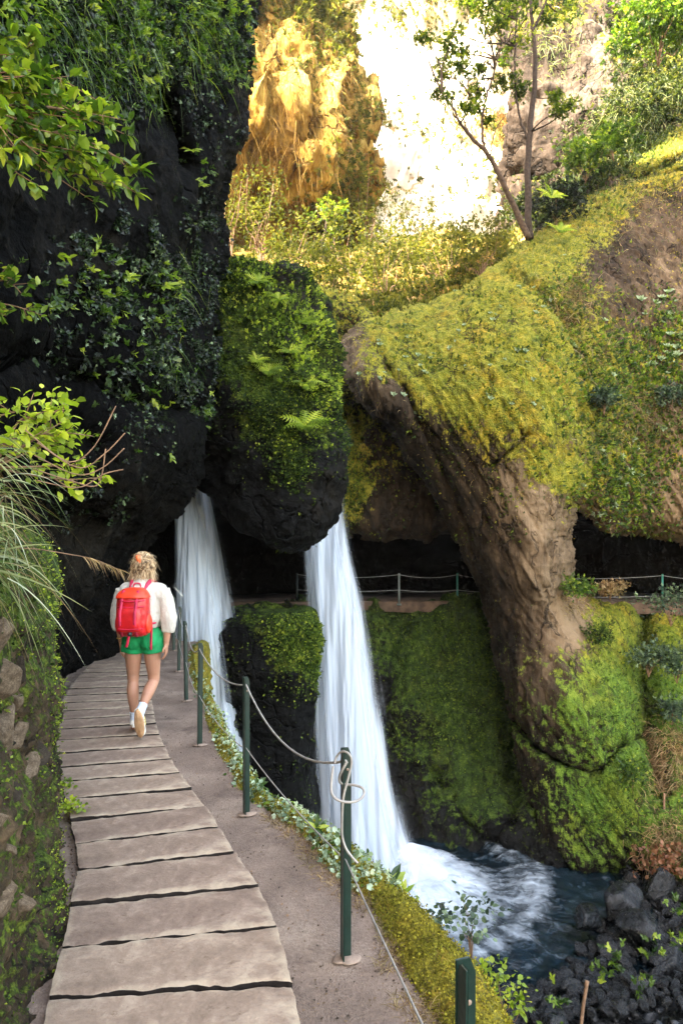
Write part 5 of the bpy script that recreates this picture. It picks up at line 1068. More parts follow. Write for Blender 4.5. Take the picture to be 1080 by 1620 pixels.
def along_edge(n, o0, o1, y0, y1, pw=1.5):
    y = y0*(y1/y0)**(rng.random(n)**.9); x = np.interp(y, er[:, 1], er[:, 0])+o0+(o1-o0)*rng.random(n); return np.stack([x, y, np.full(n, .0)], -1)
P_ = along_edge(9000, -.16, .12, 1.6, 4.4); k = fbm(P_*[2.6, 2.6, 0], 2, 3) > -.12; P_ = P_[k]; cover('rim_dry_grass', [blades(P_, rdir(len(P_), .55), .035+.07*rng.random(len(P_)), .0028, .5, 4)], LM_dry, 'short dry grass between path and mossy rim')
def litter(n, o0, o1, y0, y1): 
    P = along_edge(n, o0, o1, y0, y1); P[:, 2] = .006; return P
P_ = np.vstack([litter(1500, -.12, .12, 1.6, 10), litter(1100, -.7, -.1, 1.6, 8)]); k = rng.random(len(P_)) > .1
y_ = 2.2*(9/2.2)**rng.random(1600); P2 = np.stack([np.interp(y_, el[:, 1], el[:, 0])+.02+.07*rng.random(len(y_)), y_, y_*0+.01], -1)
P_ = np.vstack([P_, P2]); d_ = rdir(len(P_)); d_[:, 2] *= .15
cover('path_litter', [inst(TL, P_, d_, rdir(len(P_))*.3+[0, 0, 1], .004+.013*rng.random(len(P_))**2)], leafmat('litter', [(0, (.03, .02, .014)), (.6, (.10, .06, .04)), (1, (.28, .17, .10))], .1, .9, .2), 'crumbs of earth and dead leaves along both edges of the path')
gP = np.array([2.2, 3.0, 4.2, 5.0, 6.3, 7.4]); 
# far hanging fronds on the golden cliff
P_, N_, _, _ = pick(L_gold, 6500, lambda x, y: .25+blobs((400, 60, 60, 1), (470, 150, 50, 1.4), (520, 160, 40, 1.4), (400, 260, 50, 1.), (480, 240, 40, 1.2), (430, 330, 50, .8))(x, y), 0)
cover('hanging_fronds', [blades(P_, N_*.5+rdir(len(P_), -1.1)*.8, .4+.7*rng.random(len(P_)), .022, .6, 4)], LM_gold, 'long golden dry fronds hanging down the far cliff')
cover('golden_cliff_shrubs', [scatter(L_gold, 6000, TS, .26, blobs((500, 20, 40, 1.2), (540, 90, 35, 1), (560, 200, 30, .8), (440, 20, 30, .3), (520, 270, 30, .5), (590, 320, 25, .8), (540, 330, 40, .8), (470, 140, 15, .5)), .3, 1, .2)], LM_far, 'yellow-green bushes on the golden cliff')
cover('far_cliff_shrubs', [scatter(L_far, 3000, TS, .36, blobs((600, 20, 50, .8), (690, 10, 50, 1), (560, 40, 30, .7), (630, 215, 28, .5), (600, 190, 20, .4), (700, 240, 40, .4), (780, 240, 20, 1), (560, 330, 60, .6), (700, 350, 60, .35), (780, 330, 30, .5), (640, 80, 40, .3), (760, 30, 50, 1)), .2, 1, -.2)], LM_far, 'scattered bushes on the bleached far cliff')
cover('upper_cliff_shrubs', [scatter(L_up, 6500, TS, .22, blobs((880, 30, 30, .3), (1000, 140, 30, .6), (1050, 170, 40, 1.2), (1000, 240, 50, 1.5), (1060, 90, 30, .8), (850, 340, 30, 1.3), (900, 350, 40, 1.5), (940, 300, 40, .8), (980, 50, 30, .4)), .3, 1, .1)], leafmat('cliff_bush_leaves', [(.0, (.012, .022, .004)), (.6, (.04, .06, .010)), (1., (.13, .14, .025))]), 'green bushes clinging to the upper right cliff')
P_, N_, _, _ = pick(L_up, 5000, blobs((1000, 200, 60, 1), (1040, 250, 50, 1), (880, 80, 40, .6), (960, 280, 50, 1)), .2)
cover('upper_cliff_grass', [blades(P_, N_*.4+rdir(len(P_), .2), .3+.35*rng.random(len(P_)), .03, .9, 4)], LM_grass, 'dry grass on the upper right cliff')
cover('slope_brush', [scatter(L_slope, 20000, TS, .20, lambda x, y: (y < 560)*1., .3, 1, .4)], LM_far, 'low brush on the slope behind the boulder')

# ---- single plants
def shrub(name, base, h, wd, nclump, leaf, mat, label, cat='shrub', group=None, T=TS, per=26, stems=6, bark=M_twig, lean=(0, 0), spread=.16, low=.25, stemr=.012):
    base = np.asarray(base, float); root = empty(name, tuple(base)); tag(root, label, cat, group)
    C_ = []
    for k in range(nclump):
        d = rng.normal(size=3); d /= np.linalg.norm(d); r = rng.random()**.4
        C_.append([d[0]*wd*r+lean[0]*h, d[1]*wd*r+lean[1]*h, h*(low+(1-low)*(.5+.5*d[2]*r))])
    C_ = np.array(C_); n = nclump*per; c = np.repeat(np.arange(nclump), per); sp = spread*max(h, wd)
    P = C_[c]+rng.normal(size=(n, 3))*sp*[.6, .6, .4]; out = P-C_[c]+rdir(n)*sp*.5
    r = np.clip(.45+.35*rng.normal(size=nclump)[c]*.6+.25*rng.normal(size=n), 0, 1)
    leafobj('foliage', [inst(T, P, out, rdir(n)*.7+[0, 0, 1], leaf*(.6+.8*rng.random(n)), rnd=r)], mat, root)
    parts = []
    for k in range(min(stems, nclump)):
        e = C_[k]; m_ = e*.5+rng.normal(size=3)*wd*.12; parts.append(tube([(0, 0, -.1), m_*.5+[0, 0, .1*h], m_, e], [stemr*h, stemr*.8*h, stemr*.55*h, stemr*.25*h], 6, sub=10))
    V, Fs = merge(parts); mk('stems', V, Fs, bark, root)
    return root
BAND = [(365, 402, 25, 2.2, 1.2, 'light airy bush directly above the left end of the boulder'), (415, 410, 25, 2.6, 1.1, 'tall airy bush behind the boulder peak'), (465, 440, 23, 1.7, .9, 'yellow-green bush on the right shoulder of the boulder'), (505, 480, 22, 1.6, .9, 'bush in the notch between boulder and arch'),
        (560, 455, 25, 2.4, 1.2, 'bush behind the left tip of the arch'), (610, 470, 23, 1.9, 1.1, 'round bright bush above the arch crest'), (650, 440, 26, 2.3, 1.1, 'bush glowing against the white cliff, centre of the crest'), (700, 440, 24, 1.7, 1., 'bush above the mossy crest left of the twin trunks'), (760, 425, 22, 1.4, .9, 'small bush below the leaning trunk'), (590, 410, 32, 3., 1.4, 'hazy far bush under the bleached cliff'), (450, 390, 32, 2.8, 1.2, 'hazy bush at the foot of the golden cliff')]
for (px, py, Y, h, wd, lb) in BAND:
    shrub('shrub', P3(px, py+20, Y), h*1.5, wd*1.15, 40, .12, LM_far, lb, group='bushes on the sunny slope', per=20, spread=.10, stems=10, stemr=.008)
LM_tree = leafmat('backlit_tree_leaves', [(.0, (.02, .04, .006)), (.5, (.07, .11, .012)), (1., (.28, .30, .03))], .55, .5, .3)
def tree(name, trunks, clumps, leaf, label, bark, mat=LM_tree, per=60, T=TS, sp=.42, twigs=True, group=None):
    b = np.array(trunks[0][0][0]); root = empty(name, tuple(b)); tag(root, label, 'tree', group); parts = []; allp = []
    for pts, rad in trunks:
        q = catmull(np.array(pts), np.linspace(0, 1, 30)); q = q+rng.normal(size=q.shape)*.012; q[0] = pts[0]; parts.append(tube(q-b, np.interp(np.linspace(0, 1, 30), np.linspace(0, 1, len(rad)), rad), 9)); allp.append(q)
    A = np.vstack(allp)
    tw = []; Pl = []; Cc = []
    for (c, r) in clumps:
        c = np.asarray(c); d = np.linalg.norm(A-c, axis=1)+.6*np.maximum(A[:, 2]-c[2], 0); s = A[d.argmin()]
        mid = s*.5+c*.5+rng.normal(size=3)*.12; tw.append(tube(np.array([s, mid, c])-b, [.028, .018, .008], 5, sub=8))
        for k in range(5):
            e = c+rdir(1)[0]*r*.9; tw.append(tube(np.array([c, (c+e)/2+rng.normal(size=3)*.05, e])-b, [.010, .007, .004], 4))
        n = int(per*r/sp); u = rdir(n)*(rng.random((n, 1))**.5)*r*[1, 1, .75]; sub = fbm((c+u)*2.6, 2, 4) > -.18; Pl.append((c+u)[sub]); Cc.append(np.full(sub.sum(), rng.normal()*.12))
    V, Fs = merge(parts+tw); mk('trunk', V, Fs, bark, root)
    P = np.vstack(Pl); r_ = np.clip(.45+np.concatenate(Cc)+.28*rng.normal(size=len(P)), 0, 1)
    leafobj('crown', [inst(T, P-b, rdir(len(P), -.1), rdir(len(P))*.6+[0, 0, 1], leaf*(.6+.8*rng.random(len(P))), rnd=r_)], mat, root)
    return root
q = lambda x, y, Y=20.5: P3(x, y, Y)
def cl(lst, Y, dy=.6): return [(P3(x, y, Y+rng.normal()*dy), r) for x, y, r in lst]
tree('tree', [([q(838, 378), q(834, 300), q(838, 200), q(846, 120), q(842, 40), q(832, -60)], [.115, .10, .085, .07, .055, .04]), ([q(843, 45), q(862, 5), q(880, -60)], [.045, .035, .02]), ([q(838, 230), q(818, 170), q(814, 90), q(818, 0)], [.04, .03, .025, .015])],
     cl([(820, 60, .5), (800, 20, .6), (780, 50, .45), (850, -20, .6), (890, 10, .5), (860, 30, .3), (815, 130, .45), (825, 150, .35), (770, 10, .5), (830, 0, .5), (800, 90, .35), (875, 155, .3), (900, 165, .35), (885, 175, .3), (740, 0, .5)], 20.6), .13, 'upright tree with a dark thin trunk, right of the leaning one', M_barkd, per=170)
tree('tree', [([q(836, 378, 20.3), q(815, 330, 20.2), q(793, 285, 20), q(775, 250, 19.9), q(745, 218, 19.8), q(728, 195, 19.7), q(715, 170, 19.7), q(700, 150, 19.7)], [.10, .085, .075, .065, .05, .038, .028, .018]), ([q(772, 248, 19.9), q(763, 215, 19.9), q(765, 170, 20), q(780, 120, 20), q(792, 70, 20)], [.05, .04, .032, .024, .012]), ([q(745, 216, 19.8), q(733, 190, 19.8), q(742, 150, 19.9)], [.025, .02, .01]), ([q(775, 250), q(782, 210), q(800, 180)], [.022, .016, .01])],
     cl([(740, 130, .45), (755, 145, .4), (725, 105, .4), (700, 95, .4), (680, 70, .38), (712, 70, .4), (735, 85, .35), (690, 145, .35), (715, 155, .35), (760, 110, .3), (665, 60, .25), (770, 60, .4), (785, 85, .35), (755, 170, .3), (790, 130, .35), (740, 170, .25), (700, 120, .3), (770, 190, .2), (720, 50, .3), (790, 40, .35), (760, 30, .3)], 19.8), .12, 'slender tree leaning left over the crest with a pale forked trunk', M_bark, per=180)
q = lambda x, y, Y=30: P3(x, y, Y)
tree('tree', [([q(509, 436), q(513, 412), q(508, 385), q(516, 360), q(513, 330)], [.10, .09, .07, .05, .02]), ([q(516, 408), q(524, 392), q(530, 375)], [.04, .03, .02])], cl([(505, 340, .6), (520, 325, .6), (530, 350, .55), (500, 325, .4), (525, 375, .45), (512, 305, .45), (538, 330, .4), (520, 395, .35)], 30), .2, 'small dark young tree standing behind the boulder below the golden cliff', M_barkd, mat=LM_leaf, per=60)
shrub('shrub', P3(1040, 100, 21.5), 2., 1.3, 46, .20, LM_leaf, 'deep green bush at the top right corner', per=30, spread=.14)
shrub('shrub', P3(880, 375, 21), 1.7, .9, 30, .16, LM_dark, 'dark shaded bush right of the twin trunks', per=24)
shrub('shrub', P3(925, 285, 22), 1.3, .9, 24, .17, LM_leaf, 'green leafy bush on the upper slope below the pale streak', per=24)
shrub('shrub', P3(970, 250, 22), 1.1, .8, 22, .16, LM_leaf, 'yellowish bush on the slope right of the pale streak', per=24)
def fern(base, size, n, mat, label, up=.7, cat='fern', group=None, T=TF, name='fern_plant', nrm=(.15, -.7, .7)):
    base = np.asarray(base); root = empty(name, tuple(base)); tag(root, label, cat, group)
    nz = np.asarray(nrm, float); nz /= np.linalg.norm(nz); ux = np.cross([0, 0, 1.], nz); ux /= np.linalg.norm(ux)+1e-9; uy = np.cross(nz, ux)
    a = np.arange(n)*2.4+rng.random(); e = .25+.5*rng.random(n)
    X = np.cos(a)[:, None]*ux+np.sin(a)[:, None]*uy+nz*e[:, None]*up*1.4+np.array([0, 0, .12])
    leafobj('fronds', [inst(T, np.zeros((n, 3)), X, np.tile(nz, (n, 1))+rdir(n)*.25, size*(.6+.6*rng.random(n)), size*(.6+.5*rng.random(n))*(.5 if T is TO else 1))], mat, root)
    return root
def onrock(info, px, py, out=.03):
    d = (info['px']-px)**2+(info['py']-py)**2; m = d < 200
    i = np.where(m)[0][info['Y'][m].argmin()] if m.any() else d.argmin(); return info['P'][i]+info['N'][i]*out
for (x, y, s, lb) in [(494, 612, .34, 'large bright fern on the right face of the boulder'), (492, 678, .40, 'largest bright fern, low on the right face of the boulder'), (432, 578, .26, 'yellow fern in the middle of the boulder'), (490, 522, .26, 'bright plant under the right shoulder of the boulder'), (408, 462, .24, 'bright plant near the top left of the boulder'), (452, 468, .20, 'small bright plant below the boulder peak'), (470, 560, .26, 'bright fern above the middle of the boulder right side'), (412, 572, .18, 'small fern left of the yellow fern on the boulder')]:
    p_ = onrock(BLD, x, y); fern(p_, s, 13, LM_bright, lb)
for (x, y, s, lb) in [(872, 312, .34, 'lone bright fern beside the twin trunks'), (885, 368, .32, 'fern on the crest right of the twin trunks')]:
    fern(P3(x, y, 19.5), s*1.3, 12, LM_bright, lb)
for (x, y, s, lb) in [(305, 248, .13, 'little lit sprig on the left cliff near its right edge'), (322, 288, .12, 'pointed rosette on the left cliff edge'), (240, 462, .16, 'star-leaved plant in the middle of the left cliff'), (262, 458, .12, 'second star-leaved plant just right of the first on the left cliff'), (195, 445, .12, 'pale small-leaved plant on the left cliff'), (268, 575, .12, 'grassy tuft plant on the lower left cliff')]:
    fern(onrock(L_left, x, y), s, 12, LM_bright if y < 480 else LM_grass, lb, up=.4, T=TO)
# pale succulent rosettes on the arch
V, Fc = TR; r0 = mk('succulent_rosette', V, [Fc], LM_pale, attrs={'rnd': np.clip(V[:, 2]*.9+.2, 0, 1)}, smooth=False); first = True
def rosettes(info, n, fn, s0, s1, label, group):
    global first
    w_ = fn(info['px'], info['py']); i = rng.choice(len(w_), n, p=w_/w_.sum(), replace=False)
    for k in i:
        o = r0 if first else r0.copy()
        if not first: C.objects.link(o)
        first = False
        Nn = Vector(info['N'][k]+rng.normal(size=3)*.25+np.array([0, 0, .3])); o.location = info['P'][k]; o.rotation_euler = Nn.to_track_quat('Z', 'Y').to_euler(); s = s0+(s1-s0)*rng.random(); o.scale = (s, s, s)
        tag(o, label, 'succulent', group)
rosettes(L_arch, 60, blobs((640, 560, 50, 1), (720, 600, 60, .7), (700, 530, 60, .6), (830, 600, 60, .4), (620, 620, 40, .5), (780, 500, 60, .4), (850, 470, 40, .5)), .06, .12, 'pale green rosette dotted on the mossy top of the arch', 'succulents on the arch top')
rosettes(L_arch, 70, blobs((1000, 560, 60, .5), (1050, 600, 50, 1), (1000, 790, 50, 1.2), (960, 760, 40, 1), (1060, 530, 40, 1), (1040, 700, 50, .6), (1060, 480, 40, .6)), .09, .19, 'green rosette crowding the rock right of the arch above the cave', 'succulents on the right rock')
rosettes(L_left, 30, blobs((150, 500, 60, 1), (200, 440, 50, 1), (260, 600, 60, .8), (60, 490, 50, .7), (170, 560, 50, .7), (290, 680, 30, .5)), .03, .06, 'tiny grey-green rosette on the dark left cliff', 'succulents on the left cliff')
# bushes at the right by the cave and below
for (x, y, Y, h, wd, mt, lb) in [(912, 950, 15.9, .55, .35, LM_leaf, 'light green bush at the left end of the right cave sill'), (965, 945, 17.6, .4, .4, LM_dry, 'dry twiggy bush on the right cave sill'), (1060, 985, 17.2, .85, .7, LM_blue, 'blue-green bush in front of the far railing at the right edge'), (1025, 1065, 16.6, .7, .5, LM_blue, 'dark blue-green bush below the cave sill'), (1070, 1075, 16.4, .8, .45, LM_blue, 'blue-green bush at the right edge below the first one'), (1062, 1140, 16, .55, .35, LM_blue, 'narrow-leaved bluish plant at the right edge above the brown brush'), (938, 1020, 16.6, .5, .5, LM_mossg, 'soft green bush on the slope below the cave sill'), (1000, 1240, 15.1, .5, .22, LM_leaf, 'small leafy plant on the lower right slope'), (1062, 645, 17, .5, .4, LM_blue, 'greyish bush high on the right rock'), (955, 650, 16.2, .5, .35, LM_blue, 'grey-green bush in the fold right of the arch')]:
    shrub('shrub', P3(x, y, Y), h, wd, 20, .095, mt, lb, per=22, spread=.30, stems=6)
# ---- foreground leaves, left
def branch(name, origin, tips, leaf, mat, label, per=16, bark=M_twig, T=TO, sp=.09, r0_=.008, cat='branch'):
    origin = np.asarray(origin); root = empty(name, tuple(origin)); tag(root, label, cat); parts = []; L = []
    for t_ in tips:
        t_ = np.asarray(t_); mid = (origin+t_)/2+np.array([0, 0, .12*np.linalg.norm(t_-origin)])+rng.normal(size=3)*.04; pts = catmull(np.array([origin, mid, t_]), np.linspace(0, 1, 14)); parts.append(tube(pts-origin, np.linspace(r0_, .0015, 14), 6))
        n = per; i = (4+(10*rng.random(n)**.6)).astype(int).clip(0, 13); Pp = pts[i]+rng.normal(size=(n, 3))*.008; ax = t_-origin; ax = ax/np.linalg.norm(ax)
        Xd = rdir(n)*.9+ax*.6+[0, 0, .1]; L.append(inst(T, Pp-origin, Xd, rdir(n)*.55+[0, 0, 1], leaf*1.15*(.55+.7*rng.random(n)), leaf*.6*(.55+.7*rng.random(n)), rnd=np.clip(.5+.3*rng.normal(size=n), 0, 1)))
        for k in range(3):
            b = pts[rng.integers(5, 12)]; e_ = b+rdir(1)[0]*sp+ax*sp*.7; parts.append(tube(np.array([b, (b+e_)/2, e_])-origin, [.003, .002, .001], 5))
            m_ = 8; L.append(inst(T, np.repeat((b*.3+e_*.7-origin)[None], m_, 0)+rng.normal(size=(m_, 3))*.02, rdir(m_)+ax*.6, rdir(m_)*.5+[0, 0, 1], leaf*(.5+.6*rng.random(m_)), rnd=np.clip(.6+.3*rng.normal(size=m_), 0, 1)))
    V, Fs = merge(parts); mk('twigs', V, Fs, bark, root); leafobj('leaves', L, mat, root); return root
t1 = [P3(x, y, Y) for x, y, Y in [(60, 70, 3.7), (110, 120, 3.8), (165, 165, 3.9), (205, 215, 4.), (225, 270, 4.), (190, 250, 3.7), (140, 190, 3.6), (90, 150, 3.5), (40, 120, 3.4), (60, 200, 3.4), (130, 240, 3.6), (180, 300, 3.8), (215, 305, 3.9), (30, 240, 3.3), (90, 270, 3.5), (150, 320, 3.8), (20, 60, 3.5), (200, 190, 3.9), (110, 215, 3.5), (70, 110, 3.5), (50, 300, 3.5)]]
branch('leafy_branch', P3(-120, 190, 3.5), t1, .066, LM_leaf, 'big leafy branch reaching in from the left, high up', per=30)
branch('leafy_branch', P3(-120, 150, 3.4), t1[2:10:2]+t1[11:14], .072, LM_bright, 'brightest leaf sprays among the high branch at the left', per=16)
t2 = [P3(x, y, Y) for x, y, Y in [(85, 640, 2.5), (120, 685, 2.6), (148, 690, 2.6), (170, 755, 2.6), (140, 735, 2.5), (60, 665, 2.4), (30, 650, 2.3), (20, 690, 2.3), (100, 700, 2.5), (50, 700, 2.4), (110, 660, 2.5)]]
branch('leafy_branch', P3(-10, 740, 2.3), t2, .040, LM_bright, 'lower sunlit yellow-green branch above the mossy wall', per=14, sp=.06, r0_=.005)
t3 = [P3(x, y, Y) for x, y, Y in [(40, 470, 4.5), (20, 440, 4.4), (70, 500, 4.6), (10, 500, 4.3)]]
branch('leafy_branch', P3(-60, 480, 4.4), t3, .06, LM_leaf, 'dim little branch at the left edge halfway up the cliff', per=10)
# tussock hanging over the wall
n = 230; bxp = rng.random(n); P_ = P3(-90+110*bxp, 690+230*rng.random(n), 2.05+.35*rng.random(n)); D_ = np.stack([.55+.6*rng.normal(size=n), -.1+.6*rng.normal(size=n), .5-.9*rng.random(n)+.3*rng.normal(size=n)], -1)
LM_tus = leafmat('tussock_blades', [(.0, (.05, .08, .02)), (.4, (.16, .21, .06)), (.7, (.42, .40, .22)), (1., (.70, .68, .52))], .35, .5, .4)
ts = leafobj('grass_tussock', [blades(P_, D_, .10+.20*rng.random(n), .004+.004*rng.random(n), .2+.9*rng.random(n), 8)], LM_tus); tag(ts, 'long arching grass tussock hanging over the left wall', 'grass')
n = 150; P_ = P3(-90+100*rng.random(n), 720+200*rng.random(n), 2.05+.3*rng.random(n)); D_ = np.stack([.5+.6*rng.normal(size=n), -.1+.5*rng.normal(size=n), .3-.8*rng.random(n)+.3*rng.normal(size=n)], -1)
ts = leafobj('dry_grass_tussock', [blades(P_, D_, .12+.22*rng.random(n), .0035, .9+.4*rng.random(n), 8)], LM_dry); tag(ts, 'straw-coloured dead blades among the tussock on the left wall', 'grass')
st = empty('seed_stalk', tuple(P3(-20, 868, 2.2))); tag(st, 'single dry grass stalk with a drooping seed head pointing at the walker', 'grass stalk'); o0 = P3(-20, 868, 2.2)
ps = [P3(x, y, 2.2+.1*i) for i, (x, y) in enumerate([(-20, 868), (50, 868), (110, 877), (150, 885), (190, 902)])]; V, Fs = tube(np.array(ps)-o0, [.002, .002, .0016, .0012, .0008], 5, sub=30); mk('stalk', V, Fs, M_twig, st)
pts = catmull(np.array(ps), np.linspace(.62, 1, 60)); lst = [blades(pts-o0, rdir(60)*.4+[.5, .3, -.5], .03+.03*rng.random(60), .003, .3, 4)]; leafobj('seed_head', lst, LM_dry, st)
rb = [];
for k in range(5):
    a = P3(40+20*rng.random(), 760-20*k, 2.3); rb.append(tube([a, a+[.12, .05, -.02-.02*k], a+[.2, .08, .06*rng.normal()], a+[.22+.06*rng.random(), .1, .05+.05*rng.normal()]], .0022, 5, sub=20))
V, Fs = merge(rb); tag(mk('bare_twigs', V, Fs, M_twig), 'thin bare curling twigs under the lower left branch', 'twigs')
# ---- plants at the rim
for (x, y, Y, h, wd, nc, mt, lb) in [(735, 1600, 2.85, .20, .10, 16, LM_bright, 'leafy plant below the rim left of the last post'), (800, 1630, 2.9, .26, .10, 16, LM_bright, 'leafy plant at the bottom edge right of the last post'), (745, 1500, 3.0, .22, .10, 12, LM_blue, 'pale-leaved plant hanging from the rim over the foam'), (690, 1480, 3.2, .14, .06, 7, LM_blue, 'small plant under the mossy rim by the pool foam'), (110, 1300, 4.3, .13, .07, 12, LM_bright, 'small bright plant growing between wall and slabs'), (104, 1262, 4.8, .12, .06, 9, LM_bright, 'smaller bright plant at the wall foot behind the first')]:
    shrub('small_plant', P3(x, y, Y), h, wd, nc, .024, mt, lb, 'plant', per=12, spread=.22, stems=7, T=TO, stemr=.010)
for (x, y, Y, s, lb) in [(612, 1405, 3.62, .10, 'upright bright-leaved plant on the rim beside the second post'), (632, 1420, 3.5, .07, 'low bright plant just right of the upright one on the rim'), (500, 1310, 4.0, .06, 'small plant on the rim left of the second post'), (405, 1245, 5.0, .07, 'small plant on the rim right of the third post')]:
    fern(P3(x, y, Y), s*1.3, 9, LM_leaf, lb, up=.9, T=TO, cat='plant', name='small_plant')
tag(mk('bare_stick', *tube([P3(918, 1625, 8.), P3(922, 1590, 8.), P3(928, 1552, 8.)], [.022, .02, .024], 7, sub=12), M_twig), 'upright brown stick among the wet stones at the bottom', 'stick')
for pts_, lb in (([(1050, 1255, 15), (1052, 1290, 14.9), (1075, 1312, 14.8), (1100, 1330, 14.8)], 'pale root curling down the lower right slope'), ([(1037, 1305, 14.9), (1038, 1330, 14.8), (1034, 1350, 14.8)], 'thin hanging root beside the curling one')):
    V, Fs = tube([P3(*a) for a in pts_], .022, 6, sub=24); tag(mk('root', V, Fs, M_twig), lb, 'root')

# ---- stones in the river bed
M_stone, _nt, _out = newmat('wet_black_stone'); g = NG(_nt); p = g.coord(); inf = g.n('ShaderNodeObjectInfo')
n_ = g.noise(p, 4, 7, .65); n2_ = g.noise(p, 24, 5, .65); c = g.ramp(g.math('ADD', g.math('MULTIPLY', n_, .6), g.math('MULTIPLY', n2_, .4)), [(.38, (.002, .0023, .0026)), (.56, (.006, .0068, .0075)), (.70, (.040, .043, .045))])
c = g.mix(g.map(inf.outputs['Random'], .75, 1.), c, g.mix(1., c, (2., 2., 2.), 'MULTIPLY'))
g.pbr(_out, c, g.map(n_, .3, .7, .14, .40), .5, g.bump(g.math('ADD', n_, g.math('MULTIPLY', n2_, .35)), .7, .06))
def stonemesh(seed, nm, mat, sharp=.5):
    V, Fs = ellipsoid((0, 0, 0), (1, 1, 1), 44, 30); d = V/np.linalg.norm(V, axis=1, keepdims=True); r = np.ones(len(V))*1.0
    rr = np.random.default_rng(seed); 
    for k in range(10):
        nrm = rr.normal(size=3); nrm /= np.linalg.norm(nrm); h = .50+.36*rr.random(); dt = d@nrm; r = np.minimum(r, np.where(dt > .05, h/np.maximum(dt, .05), 9))
    V = d*r[:, None]*(1+.09*fbm(d*3.5+seed, 5, seed))[:, None]
    return mk(nm, V, Fs, mat)
SM = [stonemesh(k+100, 'river_stone', M_stone) for k in range(7)]; used_ = [False]*7
def gz_bed(x, y): return ZW-.25+np.clip((x-5.0+(15-y)*.28), 0, 9)*.38
def stone(x, y, s, label, group='wet dark stones by the pool', z=None, sc=None, mesh=None):
    k = rng.integers(0, 7) if mesh is None else mesh; o = SM[k] if not used_[k] else SM[k].copy()
    if used_[k]: C.objects.link(o)
    used_[k] = True; zz = gz_bed(x, y)+s*.25 if z is None else z
    o.location = (x, y, zz); o.rotation_euler = tuple(rng.random(3)*6.28); o.scale = tuple(s*(.7+.6*rng.random(3))) if sc is None else sc
    return tag(o, label, 'stone', group)
# bank under the stones, rising to the right
def stonezone(px, py):                                     # the pile's waterline on the pool plane
    return px > np.interp(py, [1330, 1370, 1400, 1450, 1500, 1560, 1600, 1640, 1800], [950, 975, 970, 960, 915, 830, 730, 660, 500])
cnt = 0; tries = 0; placed = []; ST = []
while cnt < 280 and tries < 60000:
    tries += 1; px = 640+460*rng.random(); py = 1335+300*rng.random()
    if not stonezone(px, py): continue
    Y = F*(EYE-(ZW+.1))/(py-860); x = (px-540)*Y/F
    s = (.08+.19*rng.random()**2.0); rr_ = s*.75
    if any((x-a)**2+(Y-b)**2 < (rr_+c_)**2*.5 for a, b, c_ in placed): continue
    placed.append((x, Y, rr_)); edge_ = px-np.interp(py, [1330, 1450, 1560, 1640], [950, 960, 830, 660])
    up__ = np.clip(edge_/400, 0, 1)*.55; cnt += 1
    ST.append((x, Y, s, ZW+up__+s*.25*rng.random(), edge_))
rows_ = ['bottom edge', 'second row up', 'third row up', 'fourth row up', 'fifth row up', 'sixth row up', 'top row']
scr = [(540+x/Y*F, 860+(EYE-z)/Y*F) for x, Y, s, z, e_ in ST]
bigk = sorted(range(len(ST)), key=lambda k: -ST[k][2]/ST[k][1])[:60]
for k, (x, Y, s, z, e_) in enumerate(ST):
    if k in bigk:
        lab = None
    else: lab = 'small wet black stone heaped on the bank right of the pool' if e_ > 60 else 'small wet black stone at the waterline of the pool'
    if k in bigk:
        r_ = max(0, min(6, int((1640-scr[k][1])//50))); same = sorted([j for j in bigk if max(0, min(6, int((1640-scr[j][1])//50))) == r_], key=lambda j: scr[j][0]); n_th = same.index(k)
        lab = f"big wet stone, {ordw[n_th] if n_th else 'leftmost'} {'from left ' if n_th else ''}along the {rows_[r_]} of the pile"
    stone(x, Y, s, lab, 'stones of the bank' if e_ > 60 else 'stones at the waterline', z=z)
big = [(985, 1440, .46, 'large dark hump-backed boulder beside the pool'), (1040, 1405, .36, 'big wet boulder near the right edge'), (1055, 1530, .36, 'pale grey wet stone at the right edge, lightest of the pile'), (905, 1345, .30, 'squarish grey stone at the foot of the arch'), (1010, 1480, .38, 'long dark boulder in the middle of the pile'), (880, 1640, .3, 'rounded stone at the bottom edge'), (930, 1460, .34, 'wet dark block at the corner of the waterline')]
for x, y, s, lb in big:
    Y = F*(EYE-(ZW+.35))/(y-860); o = stone((x-540)*Y/F, Y, s, lb, None, z=ZW+.42)
# gravel bank, reads as one mass
gx, gy = np.meshgrid(np.linspace(-3, 22, 420), np.linspace(4, 19, 300)); pxg = 540+gx/gy*F; pyg = 860+(EYE-ZW)/gy*F
eg = pxg-np.interp(pyg, [1330, 1370, 1400, 1450, 1500, 1560, 1600, 1640, 1800], [950, 975, 970, 960, 915, 830, 730, 660, 500])
Gq = np.stack([gx, gy, gx*0], -1); cellz = ridged(Gq*2.2, 4, 17)
gz = ZW-.36+np.clip(eg/420, -.2, 1.2)*.75+.09*cellz+.05*fbm(Gq*9, 3, 4); o = mk('gravel_bank', np.stack([gx, gy, gz], -1), [gridfaces(420, 300)], M_stone); setting(o)
n = 5200; i = rng.integers(0, gx.size, n*4); k = (eg.ravel()[i] > -10); i = i[k][:n]; Pg = np.stack([gx.ravel()[i], gy.ravel()[i], gz.ravel()[i]+.0], -1)
V0, F0 = ellipsoid((0, 0, 0), (.5, .5, .35), 7, 5); V0 = V0*(1+.3*vn(V0*3, 5))[:, None]
vv_, ff_, rr_ = inst((V0, F0[0]), Pg, rdir(len(Pg)), rdir(len(Pg), 1), .05+.16*rng.random(len(Pg))**2)
stuff(mk('gravel', vv_, [ff_], M_stone, smooth=True), 'small wet black gravel between the stones', 'gravel')
